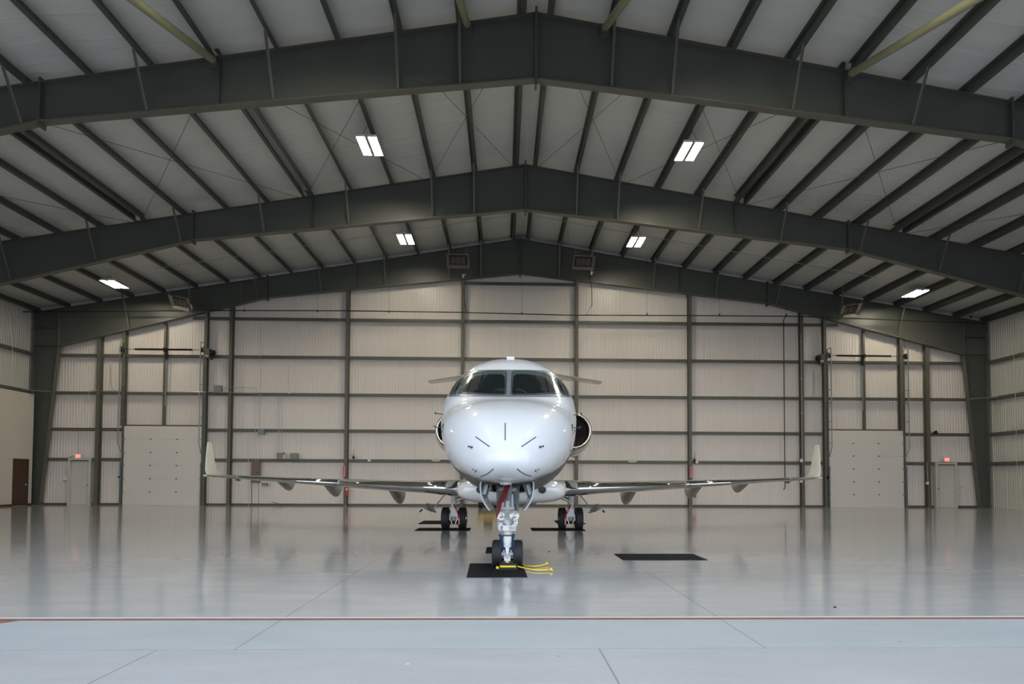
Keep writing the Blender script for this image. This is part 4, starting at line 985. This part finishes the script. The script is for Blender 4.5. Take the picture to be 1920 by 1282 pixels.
# steering collar
sc = MB().cbox((-.105, GY-.10, .655), (.075, .10, .13)).cbox((.0, GY-.11, .635), (.27, .08, .085)).prism([(.02, .66), (.10, .70), (.105, .775), (.155, .78), (.165, .72), (.135, .66), (.135, .60), (.02, .60)], 'y', GY-.15, GY-.07)
J('steering_collar', sc, 'gear_white', ng, bev=.005)
bl = MB()
for x, z in ((-.13, .70), (-.08, .70), (-.08, .655), (-.135, .605), (-.08, .605), (.125, .74), (.125, .695), (.055, .695)): bl.lathe((x, GY-.15, z), (0, -1, 0), [(0, .008), (.008, .007), (.009, .001)], 8)
J('bolts', bl, 'dark_metal', ng)
J('clamp_ring', MB().lathe((0, GY, .505), (0, 0, 1), [(0, .066), (0, .078), (.022, .078), (.022, .066)], 22), 'steel_brown', ng)
J('lower_piston', MB().tube([(0, GY-.01, .49), (0, GY-.01, .335)], .066, 22).cbox((0, GY-.06, .345), (.10, .02, .03)), 'gear_white', ng, smooth=True)
J('torque_link', MB().loft([[(-.03, GY-.16, .335), (.03, GY-.16, .335), (.03, GY-.12, .335), (-.03, GY-.12, .335)], [(-.012, GY-.2, .25), (.012, GY-.2, .25), (.012, GY-.17, .25), (-.012, GY-.17, .25)], [(-.016, GY-.15, .17), (.016, GY-.15, .17), (.016, GY-.1, .17), (-.016, GY-.1, .17)]]), 'gear_white', ng)
J('axle', MB().tube([(-.23, GY, .213), (.23, GY, .213)], .034, 16).tube([(0, GY, .34), (0, GY, .17)], .035, 14).cbox((0, GY-.08, .165), (.10, .12, .075)).tube([(0, GY-.1, .13), (0, GY-.1, .10)], .036, 14).tube([(-.05, GY-.02, .28), (-.085, GY, .2)], .018, 8).tube([(.05, GY-.02, .28), (.085, GY, .2)], .018, 8), 'gear_white', ng, smooth=True)
for s in (-1, 1): tire('nose_tire', (s*.166, GY, .226), .216, .150, ng)
# aft strut door and the two bay doors
J('strut_door', MB().loft([[(-.19, GY+.16, 1.30), (.19, GY+.16, 1.30), (.19, GY+.18, 1.30), (-.19, GY+.18, 1.30)], [(-.165, GY+.12, .60), (.165, GY+.12, .60), (.165, GY+.14, .60), (-.165, GY+.14, .60)], [(-.13, GY+.12, .565), (.13, GY+.12, .565), (.13, GY+.14, .565), (-.13, GY+.14, .565)]]), 'gear_grey', ng, bev=.006)
for s in (-1, 1):
    cur = [(.375, 1.40), (.405, 1.33), (.405, 1.24), (.39, 1.14), (.355, 1.05), (.305, .97), (.265, .925)]
    ra = [[(s*x*(1-.0*k)+0, y, z+(.0 if y < 2 else -.02)) for x, z in cur]+[(s*(x-.022), y, z) for x, z in reversed(cur)] for k, y in ((0, 1.38), (1, 1.42), (2, 2.65), (3, 2.72))]
    ra[0] = [(x, y, z*.98+.03) for x, y, z in ra[0]]
    dn = J('nose_gear_door', MB().loft(ra), 'gear_door', ng, smooth=True)
    J('door_hinge_arm', MB().bar((s*.30, 1.55, 1.38), (s*.355, 1.5, 1.17), .045, .05).bar((s*.29, 2.2, 1.36), (s*.35, 2.2, 1.12), .04, .05), 'gear_hinge', dn, bev=.005)
    J('door_link', MB().tube([(s*.24, 1.75, 1.34), (s*.335, 1.8, 1.10)], .014, 8).cbox((s*.325, 1.9, 1.06), (.03, .5, .10)), 'gear_grey', dn)
# main gear
MY = 9.84
for s in (-1, 1):
    mx = s*1.625
    mg = J('main_gear_strut', MB().tube([(mx+s*.02, MY, 1.2), (mx+s*.01, MY, .72)], .085, 22).tube([(mx, MY, .74), (mx, MY, .50)], .062, 20).tube([(mx+s*.06, MY-.05, .86), (mx+s*.06, MY-.05, .62)], .028, 10).tube([(mx-.06, MY-.09, .80), (mx+.06, MY-.09, .80)], .03, 10), 'gear_white', smooth=True)
    J('gear_fork', MB().prism([(mx-.075, .60), (mx+.075, .60), (mx+.085, .50), (mx+.125, .42), (mx+.13, .27), (mx+.075, .25), (mx+.07, .37), (mx-.07, .37), (mx-.075, .25), (mx-.13, .27), (mx-.125, .42), (mx-.085, .50)], 'y', MY-.14, MY-.04), 'gear_white', mg, bev=.008)
    J('axle', MB().tube([(mx-.30, MY, .315), (mx+.30, MY, .315)], .05, 16).cbox((mx, MY-.06, .32), (.10, .10, .11)), 'gear_grey', mg, smooth=True)
    J('brake_unit', MB().lathe((mx-.12, MY, .315), (1, 0, 0), [(0, .12), (.04, .12)], 20, True).lathe((mx+.08, MY, .315), (1, 0, 0), [(0, .12), (.04, .12)], 20, True).tube([(mx-.08, MY-.13, .26), (mx-.05, MY-.12, .16)], .018, 8).tube([(mx+.08, MY-.13, .26), (mx+.05, MY-.12, .16)], .018, 8), 'alu', mg)
    for q in (-1, 1): tire('main_tire', (mx+q*.235, MY, .318), .308, .215, mg, 'alu')
    J('side_brace', MB().tube([(mx-s*.06, MY-.05, .80), (mx-s*.52, MY-.02, .98)], .028, 12), 'chrome', mg, smooth=True)
    J('side_brace', MB().tube([(mx-s*.02, MY+.06, .86), (mx-s*.40, MY+.06, 1.0)], .020, 10), 'dark_metal', mg, smooth=True)
    a = Vector((mx+s*.20, MY, 1.06)); b_ = Vector((mx+s*.60, MY-.05, .56))
    J('door_rod', MB().tube([a, b_], .016, 8), 'gear_grey', mg, smooth=True)
    dpn = J('main_gear_door', MB().loft([[b_+Vector((-s*.06, -.30, -.04)), b_+Vector((-s*.12, .05, -.10)), b_+Vector((s*.10, .35, .14)), b_+Vector((s*.16, -.0, .18))], [b_+Vector((s*.06, -.33, -.01)), b_+Vector((s*.09, .0, -.05)), b_+Vector((s*.30, .35, .02)), b_+Vector((s*.24, -.05, .12))]]), 'gear_panel', mg, bev=.006)
    J('door_roller', MB().tube([b_+Vector((s*.27, -.1, .0)), b_+Vector((s*.34, -.12, -.06))], .022, 8), 'black', dpn)
# ------------------------------------------------------------------ red pin streamers (hang from the gear)
def ribbon(pts, w_, mt='ribbon', depth=.006, up=(0, 1, 0)):
    mb = MB(); P_l = [Vector(p) for p in pts]; rings = []
    for i, p in enumerate(P_l):
        d = (P_l[min(i+1, len(P_l)-1)]-P_l[max(i-1, 0)]).normalized(); x = d.cross(Vector(up)).normalized(); wv = w_[i] if isinstance(w_, list) else w_
        y = Vector(up)*depth/2
        rings.append([p-x*wv/2-y, p+x*wv/2-y, p+x*wv/2+y, p-x*wv/2+y])
    return mb.loft(rings)
q = [l2w(.01, GY-.22, 1.32), l2w(-.045, GY-.24, 1.18), l2w(-.085, GY-.22, 1.07), l2w(-.135, GY-.23, 1.03), l2w(-.125, GY-.22, .95), l2w(-.155, GY-.22, .86), l2w(-.17, GY-.22, .80)]
tag(obj('pin_streamer', ribbon(q, [.085, .085, .08, .065, .05, .04, .02]), 'ribbon'), 'long dark red ribbon hanging down the nose gear', 'ribbon', 'red gear pin ribbons')
for s, nm in ((-1, 'left'), (1, 'right')):
    mx = s*1.625
    q = [l2w(mx-s*.01, MY-.2, .72), l2w(mx-s*.06, MY-.23, .62), l2w(mx-s*.125, MY-.25, .50), l2w(mx-s*.155, MY-.33, .45), l2w(mx-s*.165, MY-.36, .36), l2w(mx-s*.175, MY-.37, .16)]
    t = thing('pin_streamer', q[-1], 'red and white warning ribbon hanging on the %s main gear' % nm, 'ribbon', 'red gear pin ribbons')
    obj('ribbon', ribbon(q, [.045, .06, .055, .05, .055, .05]), 'ribbon', t)
    c_ = (q[4]+q[5])/2; ang = math.atan2((q[4]-q[5]).x, (q[4]-q[5]).z)
    text('lettering', 'REMOVE', .042, (c_.x, c_.y-.008, c_.z), t, 'white_ink', rot=(PI/2, PI/2+ang*0, 0), ext=.001)
    c2 = (q[1]+q[2])/2; a2 = math.atan2((q[1]-q[2]).z, (q[1]-q[2]).x)
    text('lettering', 'BEFORE', .036, (c2.x, c2.y-.008, c2.z), t, 'white_ink', rot=(PI/2, -(a2 if s > 0 else a2-PI), 0), ext=.001)
# ------------------------------------------------------------------ rubber mats
def rmat(x0, y0, x1, y1, label, rz=0.):
    w_, h_ = (x1-x0)/2, (y1-y0)/2
    o = tag(obj('floor_mat', MB().loft([[(-w_, -h_, 0), (w_, -h_, 0), (w_, h_, 0), (-w_, h_, 0)], [(-w_+.008, -h_+.008, .012), (w_-.008, -h_+.008, .012), (w_-.008, h_-.008, .012), (-w_+.008, h_-.008, .012)]]), 'mat_rubber'), label, 'mat', 'black rubber floor mats')
    o.location = ((x0+x1)/2, (y0+y1)/2, 0); o.rotation_euler.z = rz; return o
rmat(-.53, 9.15, .34, 10.63, 'black rubber mat under the nose wheels', .02)
rmat(-.33, 12.17, .24, 13.2, 'black rubber mat lying just behind the nose wheels')
rmat(-2.41, 17.57, -.91, 18.47, 'long black mat under the left main wheels')
rmat(.79, 17.64, 2.28, 18.54, 'long black mat under the right main wheels')
rmat(-2.67, 20.23, -1.20, 21.75, 'black mat behind the left main wheels, nearer the back wall')
rmat(1.75, 20.4, 2.64, 21.95, 'black mat behind the right main wheels, mostly hidden')
rmat(2.09, 11.14, 3.58, 12.03, 'black rubber mat lying alone on the floor to the right')
# ------------------------------------------------------------------ chocks with ropes
def knot(mb, c_, r_, sd):
    c_ = Vector(c_)
    mb.lathe(c_-Vector((0, 0, r_*.75)), (0, 0, 1), [(r_*(1-math.cos(PI*k/8))*.75, max(.0008, r_*.9*math.sin(PI*k/8))) for k in range(9)], 14)
    mb.tube([c_+Vector((.0, 0, -.2*r_)), c_+Vector((r_*1.3, .01, -.5*r_))], [r_*.5, r_*.42], 8).tube([c_, c_+Vector((-.2*r_, .0, r_*1.15))], [r_*.5, r_*.35], 8)
    return mb
def chock(y, label, rope, knots, ly):
    t = thing('wheel_chock', (.085, y, 0), label, 'chock', 'nose wheel chocks')
    s_ = 1 if ly > 0 else -1
    obj('block', MB().loft([[(-.055, y-.07, .013), (.225, y-.07, .013), (.225, y+.07, .013), (-.055, y+.07, .013)], [(-.055, y-.055, .05), (.225, y-.055, .05), (.225, y+.055, .05), (-.055, y+.055, .05)], [(-.05, y-.03, .108), (.22, y-.03, .108), (.22, y+.03, .108), (-.05, y+.03, .108)]]), 'black', t, bev=.006)
    obj('yellow_stripe', MB().box((-.04, y-.070, .052), (.20, y-.048, .078)), 'rope', t)
    obj('rope', MB().tube(rope, .011, 8), 'rope', t, smooth=True)
    kb = MB()
    for i, k in enumerate(knots): knot(kb, k, .026, i)
    obj('rope_knot', kb, 'rope', t, smooth='all')
yc = 9.90
r1 = [Vector((-.075, yc-.02, .03)), Vector((-.05, yc-.01, .06)), Vector((.22, yc-.0, .06))]+[fl(x, y, .022+z) for x, y, z in ((976, 1063, .03), (985, 1065, .0), (1000, 1068, 0), (1015, 1068.8, 0), (1028, 1068, 0), (1033, 1067.8, .008))]
chock(yc, 'black chock with yellow stripe in front of the nose wheels', r1, [fl(1033, 1067.5, .03), (-.085, yc-.05, .04)], -1)
yc2 = 10.46
r2 = [Vector((-.05, yc2, .06)), Vector((.22, yc2, .06)), Vector((.30, yc2, .05))]+[fl(x, y, .022) for x, y in ((984, 1060.5), (1000, 1061.5), (1012, 1060.5), (1020, 1058.5), (1025, 1057))]
chock(yc2, 'black chock behind the nose wheels, mostly hidden', r2, [fl(1025, 1056, .03)], 1)
# ------------------------------------------------------------------ blue bucket behind the nose gear
bx, by = .075, 12.45
t = thing('bucket', (bx, by, 0), 'blue plastic bucket standing behind the nose wheels', 'bucket')
obj('pail', MB().lathe((bx, by, 0), (0, 0, 1), [(0, .001), (0, .112), (.01, .118), (.31, .145), (.315, .160), (.335, .160), (.335, .142), (.02, .110), (.02, .001)], 32), 'blue', t, smooth=True)
obj('handle', MB().tube([(bx+.155*math.cos(a), by-.02-.05*math.sin(a), .32-.12*math.sin(a)) for a in [PI*k/12 for k in range(13)]], .004, 6), 'alu', t)
obj('red_sticker', MB().lathe((bx, by, .20), (0, 0, 1), [(0, .1362), (.08, .143)], 40), 'blue', t)
obj('rag', MB().lathe((bx-.03, by, .30), (0, 0, 1), [(0, .10), (.04, .09), (.06, .05), (.055, .001)], 9), 'white_ink', t, smooth='all')
# ------------------------------------------------------------------ yellow tow tractor at the back
ux, uy = -.75, 32.9
t = thing('tow_tractor', (ux, uy, 0), 'low yellow tow tractor by the back wall, half hidden by the jet belly', 'tractor')
obj('body', MB().loft([[(ux-.52, uy-.8, .16), (ux+.52, uy-.8, .16), (ux+.52, uy+.9, .16), (ux-.52, uy+.9, .16)], [(ux-.52, uy-.8, .58), (ux+.52, uy-.8, .58), (ux+.52, uy+.9, .66), (ux-.52, uy+.9, .66)], [(ux-.48, uy-.7, .70), (ux+.48, uy-.7, .70), (ux+.48, uy+.8, .78), (ux-.48, uy+.8, .78)]]), 'tug_yellow', t, bev=.02)
obj('bumper', MB().box((ux-.5, uy-.88, .14), (ux+.5, uy-.8, .30)), 'black', t)
obj('seat', MB().box((ux-.25, uy+.1, .74), (ux+.2, uy+.5, .86)).box((ux-.25, uy+.5, .74), (ux+.2, uy+.6, 1.15)), 'black', t, bev=.02)
for i, (a, b_) in enumerate(((-.40, -.55), (.40, -.55), (-.40, .6), (.40, .6))):
    obj('wheel', MB().lathe((ux+a-.09, uy+b_, .19), (1, 0, 0), [(0, .001), (0, .10), (.01, .17), (.04, .19), (.14, .19), (.17, .17), (.18, .10), (.18, .001)], 24), 'rubber', t, smooth=True)
for s in (-1, 1): obj('headlight', MB().lathe((ux+s*.33, uy-.80, .45), (0, -1, 0), [(0, .06), (.03, .06), (.04, .001)], 16), 'sign_white', t)
# small stones / dark specks on the floor
for px, py in ((1029, 1034), (1565.5, 1139)):
    p_ = fl(px, py); tag(obj('floor_debris', MB().lathe(p_, (0, 0, 1), [(0, .016), (.012, .014), (.018, .001)], 7), 'black'), 'tiny dark speck on the floor %s' % ('between the nose and right main wheels' if px < 1100 else 'far right, near the doorway track'), 'speck', 'floor specks')
# ------------------------------------------------------------------ daylight from the open doorway
w = bpy.data.worlds.new('world'); bpy.context.scene.world = w; w.use_nodes = True
nt = w.node_tree; bg = nt.nodes['Background']
tc = N(nt, 'ShaderNodeTexCoord'); sp = N(nt, 'ShaderNodeSeparateXYZ'); nt.links.new(tc.outputs['Generated'], sp.inputs[0])
nt.links.new(mixc(nt, mth(nt, 'MULTIPLY', sp.outputs[2], 1.6, clamp=True), (.93, .955, 1.0), (.70, .82, 1.0)), bg.inputs['Color'])
bg.inputs['Strength'].default_value = 2.6
sc_ = bpy.context.scene
sc_.view_settings.view_transform = 'Standard'; sc_.view_settings.look = 'None'
sc_.view_settings.exposure = 0.08; sc_.view_settings.gamma = 1.0; sc_.view_settings.use_curve_mapping = False
